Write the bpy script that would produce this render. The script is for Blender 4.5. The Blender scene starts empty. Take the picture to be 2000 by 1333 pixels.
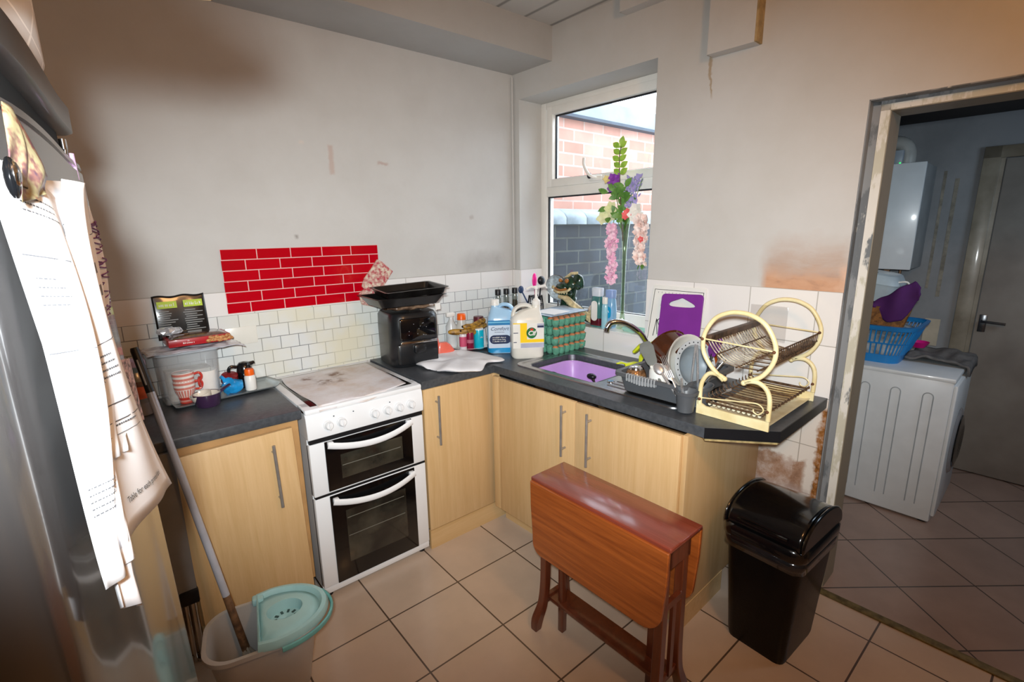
import bpy, bmesh, math, random
from math import sin, cos, pi, radians, tan, atan2, sqrt
from mathutils import Vector, Matrix, Euler, noise as mnoise
random.seed(7)
S = bpy.context.scene
COL = S.collection

# ------------------------------------------------------------------ camera, sky, lights, exposure
CAMP = Vector((-2.204, -2.601, 1.614)); YAW, PITCH, ROLL, FPX = -0.696, -0.221, -0.014, 957.46
cy_, sy_, cp_, sp_ = cos(YAW), sin(YAW), cos(PITCH), sin(PITCH)
FWD = Vector((-sy_*cp_, cy_*cp_, sp_)); R0 = Vector((cy_, sy_, 0)); U0 = R0.cross(FWD)
RGT = cos(ROLL)*R0 + sin(ROLL)*U0; UPV = -sin(ROLL)*R0 + cos(ROLL)*U0
cam = bpy.data.cameras.new('camera'); camo = bpy.data.objects.new('camera', cam); COL.objects.link(camo)
m = Matrix((RGT, UPV, -FWD)).transposed().to_4x4(); m.translation = CAMP; camo.matrix_world = m
cam.sensor_width = 36; cam.lens = FPX*36/2000; cam.clip_start = 0.02; S.camera = camo
S.view_settings.view_transform = 'Standard'; S.view_settings.look = 'None'
S.view_settings.gamma = 1; S.view_settings.use_curve_mapping = False; S.view_settings.exposure = 0.0

w = bpy.data.worlds.new('overcast_sky'); S.world = w; w.use_nodes = True
bg = w.node_tree.nodes['Background']; bg.inputs[0].default_value = (0.80, 0.90, 1.0, 1); bg.inputs[1].default_value = 6.2

def lamp(name, kind, loc, power, color, size=0.1, aim=None, **kw):
    l = bpy.data.lights.new(name, kind); l.energy = power; l.color = color
    if kind == 'AREA': l.size = size
    else: l.shadow_soft_size = size
    for k, v in kw.items(): setattr(l, k, v)
    o = bpy.data.objects.new(name, l); COL.objects.link(o); o.location = loc
    if aim is not None: o.rotation_euler = (Vector(aim)-Vector(loc)).to_track_quat('-Z', 'Y').to_euler()
    return o
flash = lamp('camera_flash', 'SPOT', (-2.256, -2.63, 1.70), 252, (0.91, 0.975, 1.0), 0.03, (-0.88, -0.98, 1.24), spot_size=radians(79), spot_blend=1.0); flash.scale = (1.75, 1, 1)
lamp('ceiling_lamp', 'POINT', (-1.45, -3.0, 2.50), 32, (1.0, 0.50, 0.19), 0.12)

# ------------------------------------------------------------------ frames and helpers
ANG = 0.034
def B(x, y, z): return Vector((cos(ANG)*x - sin(ANG)*y, sin(ANG)*x + cos(ANG)*y, z))

def hexc(h):
    h = h.lstrip('#'); c = [int(h[i:i+2], 16)/255 for i in (0, 2, 4)]
    return tuple((x/12.92 if x <= .04045 else ((x+.055)/1.055)**2.4) for x in c)
MATS = {}
def newmat(name):
    m = bpy.data.materials.new(name); m.use_nodes = True
    nt = m.node_tree; return m, nt, nt.nodes['Principled BSDF']
def N(nt, t, **kw):
    n = nt.nodes.new(t)
    for k, v in kw.items():
        if k.startswith('i_'):
            n.inputs[k[2:].replace('_', ' ')].default_value = v
        else: setattr(n, k, v)
    return n
def ramp(nt, fac, stops):
    r = nt.nodes.new('ShaderNodeValToRGB'); e = r.color_ramp.elements
    while len(e) > 1: e.remove(e[-1])
    e[0].position = stops[0][0]; e[0].color = (*stops[0][1], 1)
    for p, c in stops[1:]:
        q = e.new(p); q.color = (*c, 1)
    nt.links.new(fac, r.inputs[0]); return r.outputs[0]
def mixc(nt, fac, a, b, mode='MIX'):
    x = nt.nodes.new('ShaderNodeMix'); x.data_type = 'RGBA'; x.blend_type = mode
    for s, v in ((0, fac), (6, a), (7, b)):
        if isinstance(v, (int, float)): x.inputs[s].default_value = v
        elif isinstance(v, tuple): x.inputs[s].default_value = (*v, 1)
        else: nt.links.new(v, x.inputs[s])
    return x.outputs[2]
def coord(nt, scale=(1, 1, 1), loc=(0, 0, 0), rot=(0, 0, 0), kind='Object'):
    t = nt.nodes.new('ShaderNodeTexCoord'); mp = nt.nodes.new('ShaderNodeMapping')
    mp.inputs['Scale'].default_value = scale; mp.inputs['Location'].default_value = loc; mp.inputs['Rotation'].default_value = rot
    nt.links.new(t.outputs[kind], mp.inputs[0]); return mp.outputs[0]
def noise(nt, vec, scale, detail=4, rough=.55, dist=0):
    n = nt.nodes.new('ShaderNodeTexNoise'); n.inputs['Scale'].default_value = scale; n.inputs['Detail'].default_value = detail
    n.inputs['Roughness'].default_value = rough; n.inputs['Distortion'].default_value = dist
    nt.links.new(vec, n.inputs['Vector']); return n.outputs['Fac']
def bump(nt, bs, h, strength=.2, dist=.01):
    b = nt.nodes.new('ShaderNodeBump'); b.inputs['Strength'].default_value = strength; b.inputs['Distance'].default_value = dist
    nt.links.new(h, b.inputs['Height']); nt.links.new(b.outputs[0], bs.inputs['Normal'])
def M(name, c, rough=.5, metal=0, coat=0, vary=0.08, vscale=9, trans=0, ior=1.45, alpha=1, c2=None, bmp=0, bscale=60, emit=0, sss=0):
    """plain material with a little procedural unevenness"""
    if name in MATS: return MATS[name]
    m, nt, bs = newmat(name); rgb = hexc(c) if isinstance(c, str) else c
    dark = hexc(c2) if c2 else tuple(x*(1-vary*2.2) for x in rgb)
    v = coord(nt); f = noise(nt, v, vscale, 5)
    st = [(.35, dark), (.62, rgb)]
    nt.links.new(ramp(nt, f, st), bs.inputs['Base Color'])
    bs.inputs['Roughness'].default_value = rough; bs.inputs['Metallic'].default_value = metal
    bs.inputs['Coat Weight'].default_value = coat; bs.inputs['Coat Roughness'].default_value = .08
    bs.inputs['Transmission Weight'].default_value = trans; bs.inputs['IOR'].default_value = ior; bs.inputs['Alpha'].default_value = alpha
    if bmp: bump(nt, bs, noise(nt, v, bscale, 3), bmp, .004)
    if emit: bs.inputs['Emission Color'].default_value = (*rgb, 1); bs.inputs['Emission Strength'].default_value = emit
    MATS[name] = m; return m
def thin(name, tint=(1, 1, 1), base=.04, rough=.02, spec=1):
    """thin clear sheet: mostly see-through, reflects more at a glancing angle"""
    if name in MATS: return MATS[name]
    m = bpy.data.materials.new(name); m.use_nodes = True; nt = m.node_tree; nt.nodes.clear()
    o = nt.nodes.new('ShaderNodeOutputMaterial'); t = nt.nodes.new('ShaderNodeBsdfTransparent'); g = nt.nodes.new('ShaderNodeBsdfGlossy')
    t.inputs[0].default_value = (*tint, 1); g.inputs['Roughness'].default_value = rough; g.inputs['Color'].default_value = (spec, spec, spec, 1)
    fr = nt.nodes.new('ShaderNodeLayerWeight'); fr.inputs['Blend'].default_value = .5
    pw = N(nt, 'ShaderNodeMath', operation='POWER'); pw.inputs[1].default_value = 4; nt.links.new(fr.outputs['Facing'], pw.inputs[0])
    ad = N(nt, 'ShaderNodeMath', operation='MULTIPLY_ADD'); ad.inputs[1].default_value = .8; ad.inputs[2].default_value = base+.02; nt.links.new(pw.outputs[0], ad.inputs[0])
    x = nt.nodes.new('ShaderNodeMixShader'); nt.links.new(ad.outputs[0], x.inputs[0]); nt.links.new(t.outputs[0], x.inputs[1]); nt.links.new(g.outputs[0], x.inputs[2])
    nt.links.new(x.outputs[0], o.inputs[0]); MATS[name] = m; return m
def brickmat(name, c1, c2, mortar, bw, rh, ms, offset=.5, swap=False, axis='xz', loc=(0, 0, 0), rough=.4, coat=0, bmp=.3, rot=0, extra=None, smooth=.1, dirt=0, bias=0):
    if name in MATS: return MATS[name]
    m, nt, bs = newmat(name)
    t = nt.nodes.new('ShaderNodeTexCoord'); sp = nt.nodes.new('ShaderNodeSeparateXYZ'); cb = nt.nodes.new('ShaderNodeCombineXYZ')
    nt.links.new(t.outputs['Object'], sp.inputs[0])
    nt.links.new(sp.outputs['XYZ'.index(axis[0].upper())], cb.inputs[0]); nt.links.new(sp.outputs['XYZ'.index(axis[1].upper())], cb.inputs[1])
    mp = nt.nodes.new('ShaderNodeMapping'); mp.inputs['Location'].default_value = loc; mp.inputs['Rotation'].default_value = (0, 0, rot); nt.links.new(cb.outputs[0], mp.inputs[0])
    b = nt.nodes.new('ShaderNodeTexBrick'); b.offset = offset; b.squash = 1
    b.inputs['Scale'].default_value = 1; b.inputs['Brick Width'].default_value = bw; b.inputs['Row Height'].default_value = rh
    b.inputs['Mortar Size'].default_value = ms; b.inputs['Mortar Smooth'].default_value = smooth; b.inputs['Bias'].default_value = bias
    b.inputs['Color1'].default_value = (*hexc(c1), 1); b.inputs['Color2'].default_value = (*hexc(c2), 1); b.inputs['Mortar'].default_value = (*hexc(mortar), 1)
    nt.links.new(mp.outputs[0], b.inputs['Vector']); out = b.outputs['Color']
    if dirt:
        f = noise(nt, t.outputs['Object'], 5, 6, .6)
        out = mixc(nt, ramp(nt, f, [(.35, (1-dirt,)*3), (.65, (1, 1, 1))]), (0, 0, 0), out) if False else mixc(nt, 1.0, out, ramp(nt, f, [(.35, (1-dirt,)*3), (.65, (1, 1, 1))]), 'MULTIPLY')
    if extra: out = extra(nt, t.outputs['Object'], out)
    nt.links.new(out, bs.inputs['Base Color']); bs.inputs['Roughness'].default_value = rough; bs.inputs['Coat Weight'].default_value = coat
    inv = N(nt, 'ShaderNodeMath', operation='SUBTRACT'); inv.inputs[0].default_value = 1; nt.links.new(b.outputs['Fac'], inv.inputs[1])
    bump(nt, bs, inv.outputs[0], bmp, .003)
    MATS[name] = m; return m
def woodmat(name, light, dark, axis='z', rough=.45, coat=0, sc=1, dist=1.2):
    if name in MATS: return MATS[name]
    m, nt, bs = newmat(name)
    s = {'x': (.7, 14, 14), 'y': (14, .7, 14), 'z': (14, 14, .7)}[axis]
    v = coord(nt, tuple(a*sc for a in s)); f = noise(nt, v, 1.6, 6, .6, dist); g = noise(nt, coord(nt, tuple(a*sc*5 for a in s)), 2.5, 4, .7)
    c = ramp(nt, f, [(.3, hexc(dark)), (.68, hexc(light))]); c = mixc(nt, .22, c, ramp(nt, g, [(.4, hexc(dark)), (.62, hexc(light))]))
    nt.links.new(c, bs.inputs['Base Color']); bs.inputs['Roughness'].default_value = rough; bs.inputs['Coat Weight'].default_value = coat; bs.inputs['Coat Roughness'].default_value = .12
    MATS[name] = m; return m

class MB:
    def __init__(s): s.bm = bmesh.new()
    def box(s, a, b, bev=0, seg=2, R=None):
        r = bmesh.ops.create_cube(s.bm, size=1); vs = r['verts']
        c = [(a[i]+b[i])/2 for i in range(3)]; d = [abs(b[i]-a[i]) for i in range(3)]
        for v in vs: v.co = Vector((v.co.x*d[0], v.co.y*d[1], v.co.z*d[2]))
        if bev:
            ed = list({e for v in vs for e in v.link_edges})
            rr = bmesh.ops.bevel(s.bm, geom=ed, offset=min(bev, min(d)*.49), segments=seg, affect='EDGES', profile=.5)
            vs = list({v for f in rr['faces'] for v in f.verts} | {v for v in vs if v.is_valid})
        for v in vs:
            if R is not None: v.co = R @ v.co
            v.co += Vector(c)
        return s
    def loft(s, rings, cap=True, closed=True):
        R = [[s.bm.verts.new(p) for p in r] for r in rings]; n = len(R[0])
        for i in range(len(R)-1):
            for j in range(n if closed else n-1):
                k = (j+1) % n
                try: s.bm.faces.new((R[i][j], R[i][k], R[i+1][k], R[i+1][j]))
                except ValueError: pass
        if cap:
            for r in (R[0], R[-1]):
                try: s.bm.faces.new(r)
                except ValueError: pass
        return s
    def lathe(s, prof, n=24, c=(0, 0, 0), R=None, cap=False, sx=1, sy=1):
        c = Vector(c); rings = []
        for r, z in prof:
            rings.append([(R @ Vector((max(r, 1e-5)*cos(2*pi*k/n)*sx, max(r, 1e-5)*sin(2*pi*k/n)*sy, z)) if R else Vector((max(r, 1e-5)*cos(2*pi*k/n)*sx, max(r, 1e-5)*sin(2*pi*k/n)*sy, z)))+c for k in range(n)])
        return s.loft(rings, cap)
    def cyl(s, p0, p1, r0, r1=None, n=14):
        return s.tube([p0, p1], [r0, r0 if r1 is None else r1], n)
    def tube(s, pts, r, n=8, closed=False, sq=None, cap=True):
        P = [Vector(p) for p in pts]; L = len(P); rings = []; up = None
        for i, p in enumerate(P):
            if closed: t = (P[(i+1) % L]-P[(i-1) % L])
            else: t = (P[min(i+1, L-1)]-P[max(i-1, 0)])
            t.normalize()
            if up is None:
                up = Vector((0, 0, 1)) if abs(t.z) < .9 else Vector((1, 0, 0))
            up = (up - t*up.dot(t)); up.normalize(); sd = t.cross(up)
            rr = r[i] if isinstance(r, (list, tuple)) else r
            a, b = (rr, rr) if sq is None else (rr*sq[0], rr*sq[1])
            rings.append([p + up*(a*cos(2*pi*k/n)) + sd*(b*sin(2*pi*k/n)) for k in range(n)])
        if closed: rings.append(rings[0]); 
        return s.loft(rings, cap and not closed)
    def sph(s, c, r, n=14, R=None):
        if isinstance(r, (int, float)): r = (r, r, r)
        c = Vector(c); rings = []
        for i in range(n//2+1):
            a = pi*i/(n//2); q = max(sin(a), 1e-4)
            ring = []
            for k in range(n):
                v = Vector((r[0]*q*cos(2*pi*k/n), r[1]*q*sin(2*pi*k/n), -r[2]*cos(a)))
                ring.append((R @ v if R else v)+c)
            rings.append(ring)
        return s.loft(rings, False)
    def prism(s, pts, vec):
        vec = Vector(vec); a = [Vector(p) for p in pts]; return s.loft([a, [p+vec for p in a]])
    def surf(s, fn, nu, nv):
        V = [[s.bm.verts.new(fn(i/nu, j/nv)) for j in range(nv+1)] for i in range(nu+1)]
        for i in range(nu):
            for j in range(nv): s.bm.faces.new((V[i][j], V[i+1][j], V[i+1][j+1], V[i][j+1]))
        return s
    def obj(s, name, mat, parent=None, sm=True, bev=0, solid=0, ang=40, label=None, loc=None, rot=None, weld=True, sub=0, off=-1):
        if weld: bmesh.ops.remove_doubles(s.bm, verts=s.bm.verts, dist=1e-5)
        bmesh.ops.recalc_face_normals(s.bm, faces=s.bm.faces)
        me = bpy.data.meshes.new(name); s.bm.to_mesh(me); s.bm.free()
        if sm:
            for p in me.polygons: p.use_smooth = True
            me.set_sharp_from_angle(angle=radians(ang))
        me.materials.append(mat); o = bpy.data.objects.new(name, me); COL.objects.link(o)
        if parent: o.parent = parent
        if loc is not None: o.location = loc
        if rot is not None: o.rotation_euler = rot
        if solid: q = o.modifiers.new('s', 'SOLIDIFY'); q.thickness = solid; q.offset = off
        if bev: q = o.modifiers.new('b', 'BEVEL'); q.width = bev; q.segments = 2; q.limit_method = 'ANGLE'
        if sub: q = o.modifiers.new('u', 'SUBSURF'); q.levels = sub; q.render_levels = sub
        if label: o['label'] = label
        return o
def box(a, b, **k): return MB().box(a, b, **k)
def tag(o, label=None, cat=None, group=None, kind=None):
    if label: o['label'] = label
    if cat: o['category'] = cat
    if group: o['group'] = group
    if kind: o['kind'] = kind
    return o
def thing(name, label, cat, loc=(0, 0, 0), rz=0, inB=False, group=None, rot=None):
    o = bpy.data.objects.new(name, None); COL.objects.link(o); o.empty_display_size = .05
    o.location = B(*loc) if inB else loc
    o.rotation_euler = (rot[0], rot[1], rot[2]+(ANG if inB else 0)) if rot else (0, 0, rz+(ANG if inB else 0))
    return tag(o, label, cat, group)
def placeB(o): o.rotation_euler = (0, 0, ANG); return o
def struct(o): o['kind'] = 'structure'; return o
def copy_tree(o, parent=None):
    c = o.copy(); COL.objects.link(c)
    if parent: c.parent = parent
    for ch in list(o.children): copy_tree(ch, c)
    return c
def text(body, size, name, mat, parent, loc, rot=(pi/2, 0, 0), depth=.0004, align='CENTER', mapf=None, shear=0, bold=0):
    cu = bpy.data.curves.new(name, 'FONT'); cu.body = body; cu.size = size; cu.align_x = align; cu.align_y = 'CENTER'; cu.extrude = 0 if mapf else depth; cu.shear = shear; cu.offset = bold
    cu.resolution_u = 3
    t = bpy.data.objects.new('tmp', cu); COL.objects.link(t)
    dg = bpy.context.evaluated_depsgraph_get(); me = bpy.data.meshes.new_from_object(t.evaluated_get(dg))
    bpy.data.objects.remove(t)
    if mapf:
        for v in me.vertices: v.co = mapf(v.co.x, v.co.y)
    me.materials.clear(); me.materials.append(mat)
    o = bpy.data.objects.new(name, me); COL.objects.link(o); o.parent = parent
    if not mapf: o.location = loc; o.rotation_euler = rot
    return o
def rr(w, d, r, z, n=4, cx=0, cy=0):
    """rounded rectangle ring"""
    out = []; r = min(r, w/2-1e-4, d/2-1e-4)
    for sx, sy, a0 in ((1, 1, 0), (-1, 1, 90), (-1, -1, 180), (1, -1, 270)):
        for k in range(n+1):
            a = radians(a0+90*k/n); out.append(Vector((cx+sx*(w/2-r)+r*cos(a), cy+sy*(d/2-r)+r*sin(a), z)))
    return out
def smoothpts(P, n=6, closed=False):
    P = [Vector(p) for p in P]; L = len(P); out = []
    rng = range(L if closed else L-1)
    for i in rng:
        p0 = P[(i-1) % L] if closed or i > 0 else P[0]; p1 = P[i]; p2 = P[(i+1) % L]; p3 = P[(i+2) % L] if closed or i+2 < L else P[-1]
        for k in range(n):
            t = k/n; out.append(.5*((2*p1)+(p2-p0)*t+(2*p0-5*p1+4*p2-p3)*t*t+(3*p1-p0-3*p2+p3)*t**3))
    if not closed: out.append(P[-1])
    return out

# ------------------------------------------------------------------ materials of the shell
def wallpaint(name, base, blot, patches=None, stain=.5):
    m, nt, bs = newmat(name); v = coord(nt)
    f = noise(nt, v, 2.2, 6, .6); g = noise(nt, v, 14, 5, .6)
    c = ramp(nt, f, [(.3, hexc(blot)), (.6, hexc(base))]); c = mixc(nt, ramp(nt, g, [(.60, (0, 0, 0)), (.72, (.25,)*3)]), c, hexc(blot))
    if patches: c = patches(nt, c)
    nt.links.new(c, bs.inputs['Base Color']); bs.inputs['Roughness'].default_value = .62
    bump(nt, bs, noise(nt, v, 45, 5), .12, .004); MATS[name] = m; return m
def region(nt, axis, a, b, soft=.01, wob=0, sc=8):
    """1 where a < axis < b (object space), edges wobbling with noise"""
    t = nt.nodes.new('ShaderNodeTexCoord'); sp = nt.nodes.new('ShaderNodeSeparateXYZ'); nt.links.new(t.outputs['Object'], sp.inputs[0])
    v = sp.outputs['XYZ'.index(axis)]
    if wob:
        f = noise(nt, t.outputs['Object'], sc, 5, .6)
        q = N(nt, 'ShaderNodeMath', operation='MULTIPLY_ADD'); q.inputs[1].default_value = wob*2; q.inputs[2].default_value = -wob; nt.links.new(f, q.inputs[0])
        ad = N(nt, 'ShaderNodeMath', operation='ADD'); nt.links.new(v, ad.inputs[0]); nt.links.new(q.outputs[0], ad.inputs[1]); v = ad.outputs[0]
    def edge(x, s):
        mr = N(nt, 'ShaderNodeMapRange'); mr.inputs[1].default_value = x-soft*s; mr.inputs[2].default_value = x+soft*s; mr.clamp = True
        nt.links.new(v, mr.inputs[0]); return mr.outputs[0]
    mu = N(nt, 'ShaderNodeMath', operation='MULTIPLY'); nt.links.new(edge(a, 1), mu.inputs[0]); nt.links.new(edge(b, -1), mu.inputs[1])
    return mu.outputs[0]
def mul(nt, *a):
    o = a[0]
    for b in a[1:]:
        n = N(nt, 'ShaderNodeMath', operation='MULTIPLY'); nt.links.new(o, n.inputs[0]); nt.links.new(b, n.inputs[1]); o = n.outputs[0]
    return o
def patchB(nt, c):
    f = noise(nt, coord(nt, (1, 2, 6)), 4, 6, .6, .4)
    k = mul(nt, region(nt, 'Y', -1.97, -1.65, .03, .03), region(nt, 'Z', 1.30, 1.53, .06, .09, 4), ramp(nt, f, [(.25, (.35,)*3), (.6, (.8,)*3)]))
    c = mixc(nt, k, c, hexc('#b3947f'))
    k = mul(nt, region(nt, 'Y', -1.97, -1.645, .012, .015), region(nt, 'Z', 1.30, 1.425, .035, .06, 5))
    c = mixc(nt, k, c, ramp(nt, f, [(.30, hexc('#a98066')), (.5, hexc('#c79877')), (.7, hexc('#cfa384'))]))
    k2 = mul(nt, region(nt, 'Y', -1.99, -1.945, .02, .04, 14), region(nt, 'Z', 1.30, 1.45, .03, .06, 14))
    c = mixc(nt, k2, c, hexc('#d8b39a'))
    # hairline crack running down from the pipe boxing
    k3 = mul(nt, region(nt, 'Y', -1.335, -1.325, .003, .05, 5), region(nt, 'Z', 2.2, 2.42, .02))
    return mixc(nt, k3, c, hexc('#ab9a83'))
def patchA(nt, c):
    for (x, z, wx, wz, col) in ((-1.21, 1.98, .012, .07, '#bfaea5'), (-.93, 1.98, .03, .008, '#b8a59d'), (-1.35, 2.05, .01, .01, '#d0c8c0'), (-1.42, 1.60, .008, .010, '#98928c'), (-.35, 1.70, .015, .012, '#b4aea8')):
        k = mul(nt, region(nt, 'X', x-wx, x+wx, .006, .012, 25), region(nt, 'Z', z-wz, z+wz, .006, .02, 25)); c = mixc(nt, k, c, hexc(col))
    k = mul(nt, region(nt, 'X', -.42, -.12, .05, .08, 6), region(nt, 'Z', 1.36, 1.47, .04, .06, 6)); c = mixc(nt, mul(nt, k, noise(nt, coord(nt), 9)), c, hexc('#9c9690'))
    return c
PA = wallpaint('paint_a', '#cac8c4', '#c1beb9', patchA); PB = wallpaint('paint_b', '#cac8c4', '#c3c0ba', patchB)
PC = wallpaint('paint_c', '#cac8c4', '#c1beb9'); PD = wallpaint('paint_d', '#8c8274', '#857a6c'); PSOF = wallpaint('paint_soffit_shaded', '#b8b6b2', '#aeaba6')  # soffit is the same wall paint with its shade mixed into the colour
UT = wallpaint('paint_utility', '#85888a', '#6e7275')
WHITE = M('white_paint', '#e8e3da', .4, vary=.05); UPVC = M('upvc', '#f0ece4', .28, coat=.2, vary=.02)
TILE = brickmat('white_wall_tiles', '#eeebe8', '#e9e6e3', '#bab6b0', .272, .225, .0022, 0, axis='xz', loc=(.293-.272*-1, -.005, 0), rough=.14, coat=.4, bmp=.25)
# wall B tiles: rows run along y; bare patches and grime at the low end
def lowwall(nt, vec, c):
    k = mul(nt, region(nt, 'Z', .36, .60, .012, .10, 7), region(nt, 'Y', -1.90, -1.60, .01, .06, 9))
    c = mixc(nt, k, c, ramp(nt, noise(nt, vec, 9, 6, .7), [(.38, hexc('#7d5a46')), (.5, hexc('#a17f68')), (.6, hexc('#b9a396'))]))
    k = mul(nt, region(nt, 'Z', .0, .47, .02, .06, 7), region(nt, 'Y', -1.93, -1.66, .01, .05, 9))
    c = mixc(nt, k, c, ramp(nt, noise(nt, vec, 12, 6, .7), [(.4, hexc('#a8948c')), (.6, hexc('#cfc6c0'))]))
    k = mul(nt, region(nt, 'Y', -1.99, -1.935, .006, .035, 14), region(nt, 'Z', -.1, .86, .01))
    return mixc(nt, k, c, ramp(nt, noise(nt, vec, 22, 6, .7), [(.38, hexc('#5b3a22')), (.5, hexc('#96622f')), (.62, hexc('#b59a86'))]))
TILEB = brickmat('white_wall_tiles_b', '#eeebe8', '#e9e6e3', '#bab6b0', .272, .225, .0022, 0, axis='yz', loc=(1.325, -.005, 0), rough=.14, coat=.4, bmp=.25)
TILELOW = brickmat('painted_old_tiles', '#ded5ca', '#d9d0c6', '#a89f94', .272, .225, .002, 0, axis='yz', loc=(1.325, -.005, 0), rough=.35, bmp=.15, extra=lowwall)
def grease(nt, vec, c):
    f = noise(nt, vec, 3, 5, .6); k = mul(nt, region(nt, 'X', -1.66, -1.0, .2, .1, 4), ramp(nt, f, [(.35, (0, 0, 0)), (.6, (.75,)*3)]))
    return mixc(nt, k, c, hexc('#ded8bc'))
STICK = brickmat('brick_pattern_stickers', '#d9dcdb', '#e2e4e2', '#7f8385', .0875, .0645, .0018, .5, axis='xz', loc=(.02, -.0195, 0), rough=.3, coat=.1, bmp=.1, extra=grease)
RED = brickmat('red_brick_stickers', '#c00018', '#b40016', '#e9b9b6', .1535, .0497, .0022, .35, axis='xz', loc=(1.7660, -1.2515, 0), rough=.12, coat=.5, bmp=.15)
FLOOR = brickmat('beige_floor_tiles', '#cdb9a6', '#c6b09c', '#5a4a3e', .35, .34, .0035, 0, axis='xy', loc=(.775, .885, 0), rough=.28, coat=.15, bmp=.35, dirt=.10)
UFLOOR = brickmat('utility_floor_tiles', '#a48d80', '#9a8478', '#453a34', .35, .35, .0035, 0, axis='xy', loc=(.02, .07, 0), rot=radians(42), rough=.28, bmp=.35, dirt=.15)
BLUEB = brickmat('blue_brick', '#172a3a', '#2a3440', '#5a605b', .262, .1, .007, .5, axis='xz', loc=(.05, -1.655, 0), rough=.55, bmp=1.0, dirt=.6)
REDB = brickmat('red_brick', '#b98473', '#cfa090', '#c6aea3', .26, .1, .008, .5, axis='xz', loc=(0, .03, 0), rough=.8, bmp=.6, dirt=.15)
SLATE = M('slate', '#8b97a3', .6, vscale=4, vary=.1)

# ------------------------------------------------------------------ room shell
YB = -3.75; XL = -2.95; ZC = 2.762; T = .28
struct(MB().box((XL-.1, YB-.1, -.1), (.22, .0, 0)).obj('floor', FLOOR, sm=False))
struct(MB().box((XL-.2, 0, -.1), (.05, .2, ZC+.1)).obj('wall_back', PA, sm=False))
struct(MB().box((XL-.2, YB, -.1), (XL, 0, ZC+.1)).obj('wall_left', PD, sm=False))
struct(MB().box((XL-.2, YB-.2, -.1), (.5, YB, ZC+.1)).obj('wall_front', PD, sm=False))
def ceilmat():
    m, nt, bs = newmat('ceiling_boards'); wv = N(nt, 'ShaderNodeTexWave', wave_type='BANDS', bands_direction='X'); wv.inputs['Scale'].default_value = 1.6
    nt.links.new(coord(nt), wv.inputs[0]); nt.links.new(ramp(nt, wv.outputs['Fac'], [(.0, hexc('#8e8c88')), (.05, hexc('#cfccc6'))]), bs.inputs['Base Color']); bs.inputs['Roughness'].default_value = .4; return m
struct(MB().box((XL-.2, YB-.2, ZC), (.5, .2, ZC+.12)).obj('ceiling', ceilmat(), sm=False))
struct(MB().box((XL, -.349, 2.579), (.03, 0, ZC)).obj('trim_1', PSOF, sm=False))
wb = MB()   # wall with window and doorway, in its own slightly turned frame
WY0, WY1, WZ0, WZ1 = -.06, -1.057, 1.035, 2.426; DY0, DY1, DZ = -1.957, -2.92, 2.067
for a, b in (((0, .12), (WY0, )), ):
    pass
for y0, y1, z0, z1, th in ((.2, WY0, -.1, ZC+.1, T), (WY0, WY1, -.1, WZ0, T), (WY0, WY1, WZ1, ZC+.1, T), (WY1, -1.45, -.1, ZC+.1, T), (-1.45, DY0, -.1, ZC+.1, .2), (DY0, DY1, DZ, ZC+.1, .2), (DY1, YB-.3, -.1, ZC+.1, .2)):
    wb.box((0, y0, z0), (th, y1, z1))
placeB(struct(wb.obj('wall_right', PB, sm=False)))
# wall coverings
struct(MB().box((XL, -.006, .90), (0, 0, 1.357)).obj('trim_2', TILE, sm=False))
st = MB(); st.box((-2.2, -.0075, .91), (-.0, -.006, 1.245)); struct(st.obj('trim_3', STICK, sm=False))
struct(MB().box((-1.766, -.010, 1.2515), (-1.0, -.0075, 1.5495)).obj('trim_4', RED, sm=False))
tb = MB(); tb.box((-.006, -1.057, .90), (0, -1.957, 1.355)); tb.box((-.006, -.01, .90), (0, WY0, 1.355)); tb.box((-.006, WY0, .90), (0, WY1, 1.035))
tb.box((0, WY0, WZ0), (.2, WY0-.006, 1.355)); placeB(struct(tb.obj('trim_5', TILEB, sm=False)))
placeB(struct(box((-.006, -1.62, 0), (0, -1.957, .90)).obj('trim_6', TILELOW, sm=False)))
placeB(struct(box((-.012, WY0, WZ0-.002), (.2, WY1, WZ0+.006)).obj('trim_7', M('sill_tile', '#eceae6', .15, coat=.3, vary=.02), sm=False)))
# blanking plate on the stickers
struct(MB().box((-1.79, -.012, 1.10), (-1.655, -.0075, 1.185), bev=.002).obj('trim_8', M('cream_tile', '#e4e2d8', .3, vary=.02)))
# pipe boxings high on the wall
bx = MB().box((-.06, -1.34, 2.356), (0, -1.541, ZC)); placeB(struct(bx.obj('trim_9', PC, sm=False)))
placeB(struct(box((-.058, -1.541, 2.358), (0, -1.549, ZC)).obj('trim_10', M('raw_wood', '#b39a6c', .7, vary=.15, vscale=30), sm=False)))
placeB(struct(box((-.06, -.865, 2.665), (0, -1.20, ZC)).obj('trim_11', PC, sm=False)))
# pipe in the corner
struct(MB().tube([(-.012, -.012, 1.36), (-.012, -.012, 2.56)], .007, 8).obj('trim_12', PC))

# ------------------------------------------------------------------ window
win = bpy.data.objects.new('window_1', None); COL.objects.link(win); struct(win); placeB(win)
def ringbox(x0, x1, y0, y1, z0, z1, w, top=None, bot=None):
    b = MB(); top = top or w; bot = bot or w
    b.box((x0, y0, z0), (x1, y0-w, z1), bev=.004); b.box((x0, y1+w, z0), (x1, y1, z1), bev=.004)
    b.box((x0, y0-w*.8, z1-top), (x1, y1+w*.8, z1), bev=.004); b.box((x0, y0-w*.8, z0), (x1, y1+w*.8, z0+bot), bev=.004); return b
fb = ringbox(.2, .27, WY0, WY1, WZ0, WZ1, .055, .045, .075); fb.box((.2, WY0-.05, 1.835), (.27, WY1+.05, 1.90), bev=.004); fb.obj('window_frame', UPVC, win)
sash = ringbox(.185, .25, WY0-.068, WY1+.05, 1.895, 2.392, .05).obj('sash', UPVC, win)
gk = MB()
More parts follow.
